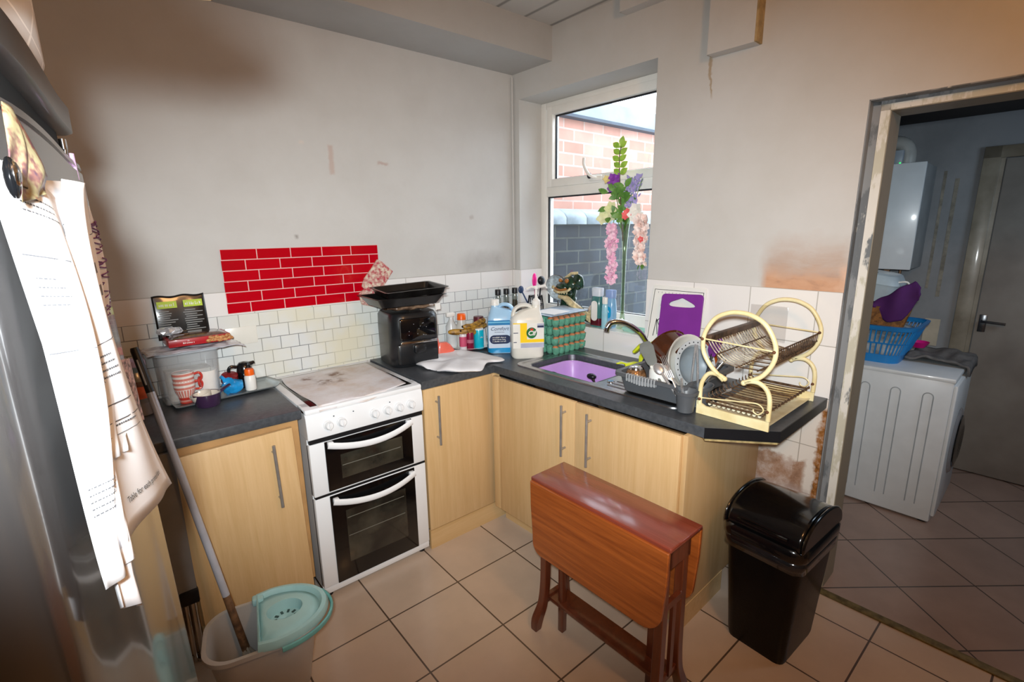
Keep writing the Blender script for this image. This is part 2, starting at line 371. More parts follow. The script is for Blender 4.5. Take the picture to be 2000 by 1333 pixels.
for (y0, y1, z0, z1) in ((-.176, -.957, 1.945, 2.342), (-.115, -1.002, 1.108, 1.835)):
    gk.box((.215, y0, z0), (.228, y0-.008, z1)); gk.box((.215, y1+.008, z0), (.228, y1, z1)); gk.box((.215, y0, z1-.008), (.228, y1, z1)); gk.box((.215, y0, z0), (.228, y1, z0+.005))
gk.obj('gasket', M('gasket_rubber', '#1c2025', .6), win, sm=False)
GL = thin('window_glass', (.98, .99, 1), .01)
for nm, y0, y1, z0, z1 in (('pane', -.176, -.957, 1.945, 2.342), ('pane', -.115, -1.002, 1.108, 1.835)):
    box((.221, y0, z0), (.223, y1, z1)).obj(nm, GL, win, sm=False)
h = MB(); h.box((.165, -.505, 1.905), (.186, -.60, 1.935), bev=.006); h.tube(smoothpts([(.17, -.565, 1.92), (.145, -.55, 1.925), (.135, -.52, 1.95), (.135, -.49, 2.0), (.14, -.485, 2.04)], 5), .009, 10)
h.obj('handle', UPVC, win)
MB().sph((.148, -.523, 1.935), (.013, .016, .018)).obj('lock_button', M('black_plastic', '#16171a', .35), win)

# ------------------------------------------------------------------ doorway and utility room
def peel(nt, vec, c): return c
def framepaint(name, base, chips, thr=.5, sc=9):
    m, nt, bs = newmat(name); v = coord(nt, (3, 3, 1)); f = noise(nt, v, sc, 6, .65)
    nt.links.new(ramp(nt, f, [(thr-.03, hexc(base)), (thr+.01, hexc(chips[0])), (thr+.10, hexc(chips[0])), (thr+.14, hexc(chips[1]))]), bs.inputs['Base Color'])
    bs.inputs['Roughness'].default_value = .5; bump(nt, bs, f, .4, .004); return m
FP1 = framepaint('frame_face_paint', '#c9c5b2', ('#e2dfd6', '#6f7477'), .50, 3); FP2 = framepaint('frame_side_paint', '#8f8775', ('#8b8270', '#a19a86'), .6, 4)
FP3 = framepaint('frame_grey_paint', '#85888a', ('#65696c', '#cfcdc4'), .52, 3)
dr = bpy.data.objects.new('door_1', None); COL.objects.link(dr); struct(dr); placeB(dr)
q = MB(); q.box((.045, DY0, 0), (.06, -1.985, DZ)); q.box((.045, DY1, 0), (.06, DY1+.03, DZ)); q.box((.045, DY0, 2.052), (.06, DY1, DZ)); q.obj('plaster_edge', FP3, dr, sm=False)
q = MB(); q.box((.05, -1.985, 0), (.2, -2.015, 2.052)); q.box((.05, DY1+.03, 0), (.2, DY1+.06, 2.052)); q.box((.05, -1.985, 2.03), (.2, DY1+.03, 2.052)); q.obj('frame', FP1, dr, sm=False, bev=.002)
q = MB(); q.box((.052, -2.0145, 0), (.2, -2.018, 2.03)); q.box((.052, DY1+.06, 0), (.2, DY1+.057, 2.03)); q.box((.052, -2.015, 2.027), (.2, DY1+.06, 2.0305)); q.obj('frame_lining', FP2, dr, sm=False)
g3 = MB(); g3.box((-.001, DY0-.001, 0), (.046, DY0-.004, DZ)); g3.box((-.001, DY0, DZ-.004), (.046, DY1, DZ)); g3.obj('reveal', FP3, dr, sm=False)
placeB(struct(box((-.005, DY0, 0), (.035, DY1, .008), bev=.003).obj('trim_13', M('brass_strip', '#7d7048', .6, metal=.1, vary=.25, vscale=30))))
placeB(struct(box((.03, -1.35, -.1), (2.2, -3.55, .0015)).obj('floor_1', UFLOOR, sm=False)))
FX = 1.975
wu = MB(); wu.box((FX, -1.2, -.1), (FX+.15, -3.6, 2.3)); placeB(struct(wu.obj('wall_utility_far', UT, sm=False)))
placeB(struct(box((.28, -1.2, -.1), (FX, -1.4, 2.3)).obj('wall_utility_left', UT, sm=False)))
placeB(struct(box((.2, -3.45, -.1), (FX, -3.6, 2.3)).obj('wall_utility_right', UT, sm=False)))
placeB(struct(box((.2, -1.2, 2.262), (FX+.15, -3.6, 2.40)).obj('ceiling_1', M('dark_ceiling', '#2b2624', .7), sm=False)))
d2 = bpy.data.objects.new('door_2', None); COL.objects.link(d2); struct(d2); placeB(d2)
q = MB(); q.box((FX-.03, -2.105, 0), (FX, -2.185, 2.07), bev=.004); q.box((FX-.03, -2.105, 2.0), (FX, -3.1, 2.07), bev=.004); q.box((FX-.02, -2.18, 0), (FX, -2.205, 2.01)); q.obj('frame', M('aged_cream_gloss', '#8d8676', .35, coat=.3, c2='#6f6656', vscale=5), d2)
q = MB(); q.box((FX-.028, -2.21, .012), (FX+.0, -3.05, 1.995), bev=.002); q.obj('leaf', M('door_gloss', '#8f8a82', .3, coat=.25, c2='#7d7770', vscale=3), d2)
q = MB(); q.box((FX-.034, -2.225, .95), (FX-.028, -2.262, 1.06), bev=.004); q.tube([(FX-.03, -2.243, 1.02), (FX-.065, -2.243, 1.02), (FX-.07, -2.26, 1.02), (FX-.07, -2.35, 1.015)], .008, 8); q.obj('lever_handle', M('dark_chrome', '#6f7276', .25, metal=.9), d2)
# ceramic off-cut of old tiling on the far wall
placeB(struct(box((FX-.006, -1.96, .82), (FX, -2.04, 1.0)).obj('trim_14', M('old_cream_tile', '#b9b09c', .4), sm=False)))
q = MB(); q.box((FX-.002, -1.93, 1.2), (FX, -1.945, 1.95)); q.box((FX-.002, -1.99, 1.15), (FX, -2.01, 1.9)); placeB(struct(q.obj('trim_15', M('filler_streak', '#8a8578', .7, vary=.2, vscale=20), sm=False)))

# ------------------------------------------------------------------ yard outside the window
struct(box((.3, -1.2, -.05), (6, 6, 0)).obj('floor_2', M('yard_slabs', '#7b7c79', .8), sm=False))
struct(box((.31, .08, 0), (3.4, .30, 1.655)).obj('wall_yard', BLUEB, sm=False))
cp = thing('coping_stones', 'row of rounded pale blue coping bricks along the top of the yard wall', 'coping', (0, .19, 1.657))
x = .33; i = 0
while x < 3.3:
    prof = [(-.155, 0), (-.155, .05), (-.13, .085), (-.08, .112), (0, .122), (.08, .112), (.13, .085), (.155, .05), (.155, 0)]
    b = MB(); b.loft([[Vector((xx, y*s_, z*s_)) for y, z in prof] for xx, s_ in ((x, .97), (x+.008, 1), (x+.216, 1), (x+.224, .97))])
    b.obj('coping_brick', M('coping_glaze', '#93a0a8', .35, vary=.12, vscale=12), cp); x += .228; i += 1
MB().box((.31, -.10, .0), (3.3, .10, .012)).obj('mortar_bed', M('dark_mortar', '#3d4240', .9), cp, sm=False)
struct(box((.6, .55, 0), (6.5, .8, 2.55)).obj('wall_neighbour', REDB, sm=False))
struct(MB().box((.6, .47, 2.55), (6.5, .85, 2.575)).obj('trim_16', M('dark_flashing', '#4c5560', .7), sm=False))
struct(MB().prism([(.6, .50, 2.575), (.6, .85, 2.575), (.6, .85, 2.74), (.6, .52, 2.74)], (5.9, 0, 0)).obj('trim_17', SLATE, sm=False))

# ------------------------------------------------------------------ common materials
BEECH = woodmat('beech_laminate', '#d9b787', '#c9a470', 'z', .42); BEECHH = woodmat('beech_laminate_across', '#d6b484', '#c6a16c', 'x', .42)
CARC = M('cabinet_carcass', '#b98f5c', .6); WTOP = M('slate_grey_laminate', '#4b4f54', .33, vary=.12, vscale=60, c2='#3e4247', bmp=.05, bscale=200)
WTE = M('worktop_black_edge', '#15171b', .35, vary=.1); STEEL = M('brushed_steel', '#b4b4b6', .28, metal=1, vary=.08, vscale=30)
CHROME = M('chrome', '#d5d6d8', .12, metal=1, vary=.02); ENAM = M('white_enamel', '#eef0f2', .22, coat=.4, vary=.02, vscale=3)
BLK = M('gloss_black', '#08090b', .12, coat=.3); BLKM = M('matt_black', '#141518', .45); BLKP = M('black_plastic', '#16171a', .35)
GREYP = M('dark_grey_plastic', '#55585c', .4, vary=.05); WHP = M('white_plastic', '#eeece6', .35, vary=.03); CREAM = M('cream_coated_wire', '#efe3b4', .38, vary=.08, vscale=15, c2='#e2cf98')
RUST = M('rusty_wire', '#6d5238', .6, metal=.3, vary=.25, vscale=60, c2='#3d2a1c'); ORANGE = M('orange_plastic', '#ff6a12', .35); MINT = M('mint_plastic', '#a5cfd0', .35, vary=.04)

def bar_handle(parent, x, y, z0, z1, axis='y', name='handle'):
    b = MB(); d = Vector((0, -.03, 0)) if axis == 'y' else Vector((-.03, 0, 0)); p = Vector((x, y, 0))
    b.cyl(p+d+Vector((0, 0, z0)), p+d+Vector((0, 0, z1)), .0062, n=10)
    for z in (z0+.035, z1-.035): b.cyl(p+Vector((0, 0, z)), p+d+Vector((0, 0, z)), .0048, n=8)
    return b.obj(name, M('satin_handle_steel', '#a8a29c', .3, metal=.55, vary=.08, vscale=30), parent)

# ------------------------------------------------------------------ base cabinets (wall A)
c = thing('base_cabinet', 'beech kitchen base cabinet left of the cooker, its door dropped on the hinges', 'cabinet', (-1.90, 0, 0))
MB().box((-.205, -.565, .12), (.235, -.02, .868)).obj('body', CARC, c, sm=False)
d = MB().box((-.190, -.592, .058), (.222, -.572, .842), bev=.002).obj('door', BEECH, c, rot=(0, radians(-1.2), 0), loc=(0, 0, 0)); 
bar_handle(d, .138, -.592, .53, .80)
MB().box((-.2, -.54, 0), (.23, -.525, .12)).obj('plinth', BEECHH, c, sm=False)
MB().box((-.275, -.60, .30), (-.198, -.03, .868)).obj('end_panel', M('dark_grey_panel', '#7d7b79', .4, vary=.06), c, sm=False)
MB().box((-.256, -.612, .262), (-.194, -.55, .318), bev=.006).obj('leg_bracket', BLKP, c)
MB().cyl((-.215, -.585, .0), (-.215, -.585, .27), .011).cyl((-.238, -.585, .0), (-.238, -.585, .27), .007).cyl((-.215, -.585, 0), (-.215, -.585, .015), .02).obj('leg', CHROME, c)

c = thing('base_cabinet', 'beech kitchen base cabinet between the cooker and the inside corner', 'cabinet', (-.85, 0, 0))
MB().box((-.238, -.555, .10), (.245, -.02, .868)).obj('body', CARC, c, sm=False)
d = MB().box((-.238, -.592, .108), (.182, -.574, .868), bev=.002).obj('door', BEECH, c); bar_handle(d, -.172, -.592, .575, .832)
MB().box((.186, -.590, .108), (.235, -.572, .868), bev=.002).obj('filler_strip', BEECH, c)
MB().box((-.240, -.592, 0), (.262, -.575, .104)).obj('plinth', BEECHH, c, sm=False)

c = thing('base_cabinet', 'long two-door beech base cabinet under the sink, its side panel beside the bin', 'cabinet', (0, 0, 0), inB=True)
MB().box((-.67, -.64, .10), (-.02, -1.69, .745)).obj('body', CARC, c, sm=False)
MB().box((-.712, -.600, .108), (-.69, -.645, .868), bev=.002).obj('corner_post', BEECH, c)
d = MB().box((-.712, -.650, .108), (-.692, -1.172, .868), bev=.002).obj('door', BEECH, c); bar_handle(d, -.712, -1.118, .60, .845, 'x')
d = MB().box((-.712, -1.177, .108), (-.692, -1.684, .868), bev=.002).obj('door', BEECH, c); bar_handle(d, -.712, -1.265, .60, .845, 'x')
MB().box((-.695, -1.684, .10), (-.015, -1.704, .868), bev=.001).obj('side_panel', woodmat('beech_laminate_side', '#c9a97c', '#bd9967', 'z', .42), c)
p = MB().box((-.634, -.60, 0), (-.615, -1.70, .10)); p.box((-.634, -1.692, 0), (-.3, -1.706, .10)); p.obj('plinth', woodmat('beech_laminate_y', '#d6b484', '#c6a16c', 'y', .42), c, sm=False)

# ------------------------------------------------------------------ worktops
tag(MB().box((-2.93, -.587, .870), (-1.652, -.001, .91), bev=.006).obj('worktop', WTOP, None), 'dark grey laminate worktop piece left of the cooker, under the tray and bottle', 'worktop')
t = thing('worktop', 'short dark grey worktop piece right of the cooker, under the air fryer', 'worktop')
MB().prism([(-1.092, -.587, .870), (-.6505, -.587, .870), (-.6705, -.001, .870), (-1.092, -.001, .870)], (0, 0, .04)).obj('top', WTOP, t)
MB().prism([(-.6525, -.592, .869), (-.6480, -.592, .869), (-.6600, -.24, .869), (-.6645, -.24, .869)], (0, 0, .0425)).obj('joint_strip', M('alu_joint', '#8b8f92', .35, metal=.8), t, sm=False)
t = thing('worktop', 'long dark grey worktop under the window holding the sink, with a clipped black-edged corner', 'worktop', inB=True)
b = MB(); SX0, SX1, SY0, SY1 = -.535, -.185, -.69, -1.135
b.box((-.670, -.0, .870), (-.001, SY0, .91)); b.box((-.670, SY0, .870), (SX0, -1.751, .91)); b.box((SX1, SY0, .87), (-.001, SY1, .91)); b.box((SX0, SY1, .87), (-.001, -1.751, .91))
b.prism([(-.670, -1.751, .870), (-.670, -1.751, .91), (-.001, -1.751, .91), (-.001, -1.751, .87)], (0, 0, 0)) if False else None
b.prism([(-.670, -1.7505, .870), (-.514, -1.950, .870), (-.001, -1.950, .870), (-.001, -1.7505, .870)], (0, 0, .04)); b.obj('top', WTOP, t, weld=False)
e = MB(); e.prism([(-.671, -1.751, .868), (-.515, -1.9515, .868), (-.512, -1.949, .868), (-.668, -1.749, .868)], (0, 0, .0415)); e.prism([(-.515, -1.950, .868), (-.515, -1.953, .868), (-.007, -1.953, .868), (-.007, -1.950, .868)], (0, 0, .0415)); e.obj('edge_strip', WTE, t, sm=False)
e = MB(); e.prism([(-.62, -1.71, .858), (-.665, -1.752, .858), (-.512, -1.945, .858), (-.02, -1.945, .858), (-.02, -1.71, .858)], (0, 0, .011)); e.obj('underside_board', M('chipboard_underside', '#b7a06c', .7, vary=.2, vscale=50), t, sm=False)

# ------------------------------------------------------------------ cooker
k = thing('cooker', 'white freestanding electric cooker with two black glass oven doors and a greasy hob', 'cooker', (-1.3715, 0, 0))
MB().box((-.270, -.575, .035), (.270, -.03, .86)).obj('body', ENAM, k, sm=False)
b = MB(); b.box((-.272, -.60, .880), (.272, -.02, .9055), bev=.008); b.obj('hob_frame', ENAM, k)
MB().box((-.238, -.565, .9045), (.238, -.05, .9075), bev=.001).obj('hob_glass', BLK, k)
b = MB(); b.loft([[Vector((x, -.603, .772)), Vector((x, -.607, .80)), Vector((x, -.600, .87)), Vector((x, -.585, .8995)), Vector((x, -.55, .9055)), Vector((x, -.50, .9055)), Vector((x, -.50, .772))] for x in (-.272, .272)]); b.obj('control_panel', ENAM, k, bev=.003, ang=50)
for i, kx in enumerate((-.1845, -.1275, .0225, .0845, .1435, .2045)):
    kb = MB(); kb.lathe([(0, 0), (.0205, 0), (.0205, .006), (.0165, .009), (.0160, .022), (.0135, .026), (0, .026)], 20, R=Matrix.Rotation(radians(86), 3, 'X')); kb.box((-.0035, -.031, -.016), (.0035, -.020, .016), bev=.002)
    kb.obj('knob', M('knob_white', '#e6e7e8', .3, vary=.02), k, loc=(kx, -.604, .823))
b = MB()
for kx in (-.158, -.072, .10): b.sph((kx, -.6065, .857), .0032, 8)
b.obj('indicator_lights', BLKP, k)
MB().box((-.266, -.598, .752), (.266, -.565, .773)).obj('vent_gap', BLKM, k, sm=False)
def oven_door(z0, z1, gz0, gz1, wz0, wz1, hz, nm):
    d = MB().box((-.270, -.598, z0), (.270, -.56, z1), bev=.006).obj(nm, ENAM, k)
    MB().box((-.207, -.6035, gz0), (.205, -.596, gz1), bev=.002).obj('black_glass', BLK, d)
    wn = MB().box((-.145, -.6042, wz0), (.150, -.6030, wz1), bev=.0004).obj('viewing_window', M('oven_interior_glass', '#3a382f', .15, coat=.5, vary=.4, vscale=7, c2='#1b1a17'), d)
    rk = MB()
    for z in ([wz0+.13, wz0+.22] if wz1-wz0 > .2 else [wz0+.06]): rk.box((-.14, -.6048, z), (.14, -.6042, z+.003))
    rk.obj('shelf_line', M('oven_rack_dim', '#77766c', .4), d, sm=False)
    b = MB(); P = []
    for i in range(17):
        t = -1+i/8; x = .198*t; P.append((x, -.618-.030*(1-t*t), hz-.027*(1-t*t)))
    b.tube(P, .013, 10, sq=(1.15, .55)); 
    for s in (-1, 1): b.box((s*.185-.012, -.622, hz-.014), (s*.185+.012, -.600, hz+.012), bev=.004)
    b.obj('handle', ENAM, d)
oven_door(.508, .750, .518, .748, .562, .675, .737, 'top_oven_door'); oven_door(.058, .500, .040+.022, .494, .145, .405, .472, 'main_oven_door')
MB().box((-.266, -.5985, .4995), (.266, -.565, .5085)).obj('door_gap', BLKM, k, sm=False)
b = MB(); b.box((-.27, -.59, .022), (.27, -.05, .055), bev=.003); b.obj('base_strip', ENAM, k)
b = MB()
for x in (-.24, .24):
    for y in (-.56, -.08): b.cyl((x, y, 0), (x, y, .03), .016)
b.obj('feet', BLKM, k)
def sheetmat():
    m, nt, bs = newmat('greasy_sheet'); v = coord(nt); f = noise(nt, v, 7, 6, .65); g = noise(nt, v, 26, 5, .6)
    c = ramp(nt, f, [(.33, hexc('#cdb9a9')), (.5, hexc('#e0d9d8')), (.65, hexc('#e9e7ea'))])
    for (x, y, r) in ((-.05, -.27, .05), (-.12, -.16, .03), (.02, -.17, .035), (.0, -.30, .02)):
        kk = mul(nt, region(nt, 'X', x-r, x+r, .02, .03, 20), region(nt, 'Y', y-r, y+r, .02, .03, 24)); c = mixc(nt, mul(nt, kk, ramp(nt, g, [(.42, (0, 0, 0)), (.6, (1, 1, 1))])), c, hexc('#7a5138'))
    nt.links.new(c, bs.inputs['Base Color']); bs.inputs['Roughness'].default_value = .35; bump(nt, bs, f, .3, .004); return m
def sheet(u, v):
    xl = -.225-.012*sin(v*5)+.012*(1-v); xr = .238-.02*v; x = xl+(xr-xl)*u
    yb = -.045-.01*sin(u*9); yf = -.600+.012*sin(u*6+1)+.07*max(0, u-.45)*1.2-.015*(u < .2); y = yb+(yf-yb)*v
    z = .9092+.0010*sin(u*11+v*7)+.0012*sin(v*17)
    if y < -.585: z -= (-.585-y)*1.1; 
    return Vector((x, y, z+.0006))
MB().surf(sheet, 30, 30).obj('hob_cover_sheet', sheetmat(), k, solid=.0012, off=1)

# ------------------------------------------------------------------ sink and tap
s = thing('sink', 'stainless steel inset sink with lilac washing-up bowl and drainer', 'sink', (0, 0, .91), inB=True)
b = MB(); X0, X1, Y0, Y1 = -.585, -.125, -.625, -1.60
def fr(x, y, z): return Vector((x, y, z))
def rrb(x0, x1, y0, y1, r, z, n=5): return [Vector((p.x, p.y, z)) for p in rr(abs(x1-x0), abs(y1-y0), r, z, n, (x0+x1)/2, (y0+y1)/2)]
b.loft([rrb(X0, X1, Y0, Y1, .05, .000), rrb(X0+.002, X1-.002, Y0-.002, Y1+.002, .05, .0055), rrb(X0+.016, X1-.016, Y0-.016, Y1+.016, .045, .006), rrb(X0+.024, X1-.024, Y0-.024, Y1+.024, .04, .0015)], cap=False)
b.loft([rrb(-.545, -.17, -.675, -1.15, .06, .0015), rrb(-.538, -.178, -.683, -1.142, .06, -.002), rrb(-.53, -.19, -.695, -1.13, .05, -.15)], cap=False)
b.obj('rim', STEEL, s)
b = MB(); n = 24
o1 = rrb(X0+.024, X1-.024, Y0-.024, Y1+.024, .04, .0015); o2 = rrb(-.545, -.17, -.675, -1.15, .06, .0015)
b.loft([o1, o2], cap=False); b.obj('deck', STEEL, s)
MB().box((-.53, -1.13, -.152), (-.19, -.695, -.148)).obj('bowl_floor', STEEL, s, sm=False)
b = MB()
for i in range(9): b.box((-.52+i*.038, -1.56, .0015), (-.508+i*.038, -1.20, .0045), bev=.001)
b.obj('drainer_ribs', STEEL, s)
MB().lathe([(0, .008), (.014, .008), (.018, .0045), (.018, .002)], 20, c=(-.47, -1.185, 0)).obj('overflow_cap', CHROME, s)
w_ = thing('washing_up_bowl', 'lilac plastic washing-up bowl sitting in the sink', 'bowl', (0, 0, .91), inB=True)
LIL = M('lilac_plastic', '#c49be0', .35, vary=.03)
b = MB(); b.loft([rrb(-.50, -.22, -.725, -1.10, .05, -.145), rrb(-.520, -.205, -.705, -1.120, .07, -.036), rrb(-.5275, -.1975, -.700, -1.126, .07, -.030), rrb(-.5275, -.1975, -.700, -1.126, .07, -.026), rrb(-.520, -.205, -.707, -1.119, .07, -.026), rrb(-.513, -.212, -.713, -1.112, .065, -.036), rrb(-.495, -.225, -.73, -1.095, .05, -.139)], cap=True)
b.obj('bowl_shell', LIL, w_)
MB().box((-.48, -1.08, -.132), (-.24, -.745, -.128)).obj('dishwater', M('murky_water', '#a98fc0', .08, vary=.1), w_, sm=False)
for i, (p0, p1, nm, lb) in enumerate((((-.455, -.80, -.045), (-.40, -.99, -.09), 'ladle', 'black plastic ladle handle lying across the lilac bowl'), ((-.33, -.88, -.11), (-.34, -1.08, -.085), 'spatula', 'black kitchen utensil lying flat in the lilac bowl'), ((-.38, -1.03, -.10), (-.365, -.985, -.035), 'whisk', 'black utensil with its round end sticking up in the lilac bowl'))):
    t = thing(nm, lb, 'utensil', (0, 0, .91), inB=True)
    MB().tube([p0, ((p0[0]+p1[0])/2, (p0[1]+p1[1])/2, (p0[2]+p1[2])/2+.012), p1], [.009, .006, .011], 8).obj('shaft', BLKP, t)
    MB().sph(p1 if i == 2 else p0, (.02, .028, .014)).obj('head', BLKP, t)
tp = thing('tap', 'tall chrome mixer tap arching over the sink', 'tap', (-.105, -1.145, .915), inB=True)
o = Vector((-.105, -1.145, .915))
P = [(-.105, -1.145, .915), (-.105, -1.15, .98), (-.105, -1.128, 1.046), (-.15, -1.106, 1.103), (-.215, -1.062, 1.148), (-.262, -1.023, 1.148), (-.28, -1.010, 1.122)]
MB().tube([Vector(p)-o for p in smoothpts(P, 6)], [.016]*12+[.0145]*25, 14).obj('spout', CHROME, tp)
MB().cyl((-.175, .135, .205), (-.178, .137, .190), .014).obj('nozzle', CHROME, tp)
MB().lathe([(.026, 0), (.026, .01), (.02, .02), (.02, .06), (.014, .065)], 18, cap=True).obj('base', CHROME, tp)
MB().tube([(0, 0, .05), (-.03, -.04, .065), (-.045, -.06, .06)], .007, 8).obj('lever', CHROME, tp)

def scrawl(parent, mat, x0, x1, y, z0, z1, n, name='lettering'):
    # marks standing for print too small to read in the photograph
    b = MB(); st = random.getstate(); random.seed(int((x0+z0)*1e5) % 999); w_ = (x1-x0)/n
    for i in range(n):
        xa = x0+w_*i; h_ = (z1-z0)*random.choice((.65, .7, 1.0)); b.box((xa+w_*.1, y-.0003, z0), (xa+w_*.38, y, z0+h_)); 
        if random.random() < .7: b.box((xa+w_*.3, y-.0003, z0+h_*random.choice((0, .4, .75))), (xa+w_*.8, y, z0+h_*random.choice((.2, .55, .9))))
        if random.random() < .5: b.box((xa+w_*.62, y-.0003, z0), (xa+w_*.82, y, z0+(z1-z0)*.65))
    random.setstate(st); return b.obj(name, mat, parent, sm=False)

# ------------------------------------------------------------------ things on the left worktop (z .91)
W = .91
def lathe_thing(name, label, cat, loc, prof, mat, part='body', inB=False, n=24, group=None, rot=None, rz=0):
    t = thing(name, label, cat, loc, rz, inB, group, rot); MB().lathe(prof, n).obj(part, mat, t); return t
t = thing('sports_bottle', 'tall clear drinks bottle with lilac cap standing nearest the fridge', 'bottle', (-2.150, -.205, W))
MB().lathe([(0, 0), (.040, 0), (.043, .01), (.043, .15), (.036, .172), (.03, .185)], 24).obj('body', thin('cloudy_plastic', (.8, .78, .76), .18, .25, .8), t)
MB().lathe([(0, .002), (.0395, .004), (.0395, .055), (0, .055)], 20).obj('drink', M('murky_drink', '#a39a98', .3), t)
MB().lathe([(.0435, .075), (.0438, .125)], 24, cap=False).obj('orange_label', M('orange_label', '#c4572e', .5, vary=.2, vscale=30), t)
MB().lathe([(.034, .182), (.036, .205), (.030, .206)], 24).obj('collar', M('teal_grey_plastic', '#6e8a98', .4), t)
MB().lathe([(0, .232), (.030, .231), (.037, .226), (.037, .204), (0, .204)], 24).obj('cap', M('lilac_cap', '#b8a6c6', .4), t)

# baking tray with curled corner, standing under the mugs
t = thing('tray', 'light grey metal tray with a curled corner, carrying mugs and small bottles', 'tray', (-1.84, -.135, W), radians(6))
b = MB()
def trayf(u, v):
    x = -.215+.43*u; y = -.10+.2*v; e = max(0, abs(u-.5)*2-.90)/.1; f = max(0, abs(v-.5)*2-.85)/.15
    return Vector((x, y, .003+.011*max(e, f)**1.5+(.018*max(0, u-.93)/.07*(1-v))))
b.surf(trayf, 40, 20).obj('tray_sheet', M('tray_metal', '#a7b0b2', .3, metal=.7, vary=.1), t, solid=.0015)
# clear storage tub with packets on its lid
t = thing('storage_tub', 'clear plastic tub behind the striped mugs with packets on its lid', 'box', (-1.968, -.100, W+.006), radians(5))
b = MB(); R_ = [rr(.205, .135, .02, 0), rr(.225, .15, .025, .215), rr(.225, .15, .025, .218), rr(.221, .146, .024, .215), rr(.201, .131, .02, .004)]
b.loft(R_, cap=True).obj('tub', M('frosted_plastic', '#dde1e3', .25, coat=.3, alpha=.26), t)
b = MB(); b.loft([rr(.24, .165, .025, .212), rr(.24, .165, .025, .221), rr(.23, .155, .02, .224)]).obj('lid', M('milky_lid', '#c9ccd0', .3, alpha=.9), t)
b = MB(); b.loft([rr(.16, .10, .02, .006), rr(.165, .105, .02, .13)]).obj('contents', M('cream_contents', '#e6e2d6', .6, vary=.2, vscale=25), t)
# plastic carrier flat on the lid
t = thing('plastic_bag', 'crumpled clear and white plastic bag under the red biscuit box', 'bag', (-1.945, -.115, W+.2315), radians(4))
def bagf(u, v): return Vector((-.17+.36*u, -.10+.18*v, .006+.010*mnoise.noise(Vector((u*6, v*5, 3)))-.05*max(0, u-.8)**1.2*2-.03*max(0, .15-v)))
MB().surf(bagf, 40, 26).obj('film', M('white_film', '#c9ccd6', .18, coat=.5, vary=.12, vscale=20), t, solid=.0012, off=0)
t = thing('biscuit_box', 'flat red biscuit box with cookies pictured on its front', 'box', (-1.915, -.100, W+.250), radians(3))
b = MB(); b.box((-.115, -.075, 0), (.115, .075, .030), bev=.002); b.obj('carton', M('red_carton', '#b01b24', .35, coat=.2), t)
b = MB(); b.loft([rr(.21, .13, .01, .030), rr(.17, .10, .02, .040)]); b.obj('clear_window', M('brown_window', '#6f4634', .12, coat=.6, vary=.3, vscale=30), t)
b = MB()
for i in range(9):
    b.sph((.030+.0105*i, -.0755, .009+.012*(i % 2)+.002*sin(i)), (.0115, .003, .0085), 10)
b.obj('printed_cookies', M('cookie_print', '#d9a066', .6, c2='#8a4d22', vary=.3, vscale=90), t)
scrawl(t, WHP, -.065, -.020, -.0757, .010, .017, 7); scrawl(t, WHP, -.048, -.040, -.0757, .019, .025, 2)
t = thing('stock_sachet_packet', 'black foil packet with two lime green panels leaning against the wall tiles', 'packet', (-1.950, -.040, W+.262), radians(1), rot=(radians(-7), 0, radians(2)))
def pouch(u, v): return Vector((-.097+.194*u, -.010*sin(pi*u)*sin(pi*v)-.004*cos(2*pi*u)*sin(pi*v), .190*v+.003*sin(u*13)*(v > .9)))
MB().surf(pouch, 24, 20).obj('foil', M('black_foil', '#1b1a1a', .25, coat=.5, vary=.2, vscale=30), t, solid=.004)
b = MB()
for s_ in (-1, 1): b.box((s_*.048-.036, -.0155, .135), (s_*.048+.036, -.0148, .165))
b.obj('green_panels', M('lime_print', '#b7cf2e', .5), t, sm=False)
for s_ in (-1, 1): scrawl(t, M('grey_print', '#e8e8e0', .5), s_*.048-.03, s_*.048+.03, -.0158, .143, .157, 8)
b = MB(); random.seed(4)
for i in range(11):
    for s_ in (-1, 1):
        wd = .03+random.random()*.012; b.box((s_*.048-wd, -.0150, .120-i*.0095), (s_*.048+wd*random.random(), -.0146, .1235-i*.0095))
b.obj('small_print', M('grey_print2', '#8a8a88', .5), t, sm=False)
t = thing('foil_scrap', 'shiny scrap of crumpled silver wrapper in front of the black packet', 'wrapper', (-2.005, -.080, W+.292))
random.seed(2)
b = MB(); b.sph((0, 0, .014), (.045, .02, .016), 16)
for v in b.bm.verts: v.co += Vector([random.uniform(-.006, .006) for _ in range(3)])
b.obj('foil_lump', M('silver_foil', '#e8ebf0', .2, metal=.45, vary=.2, vscale=40), t, sm=False)

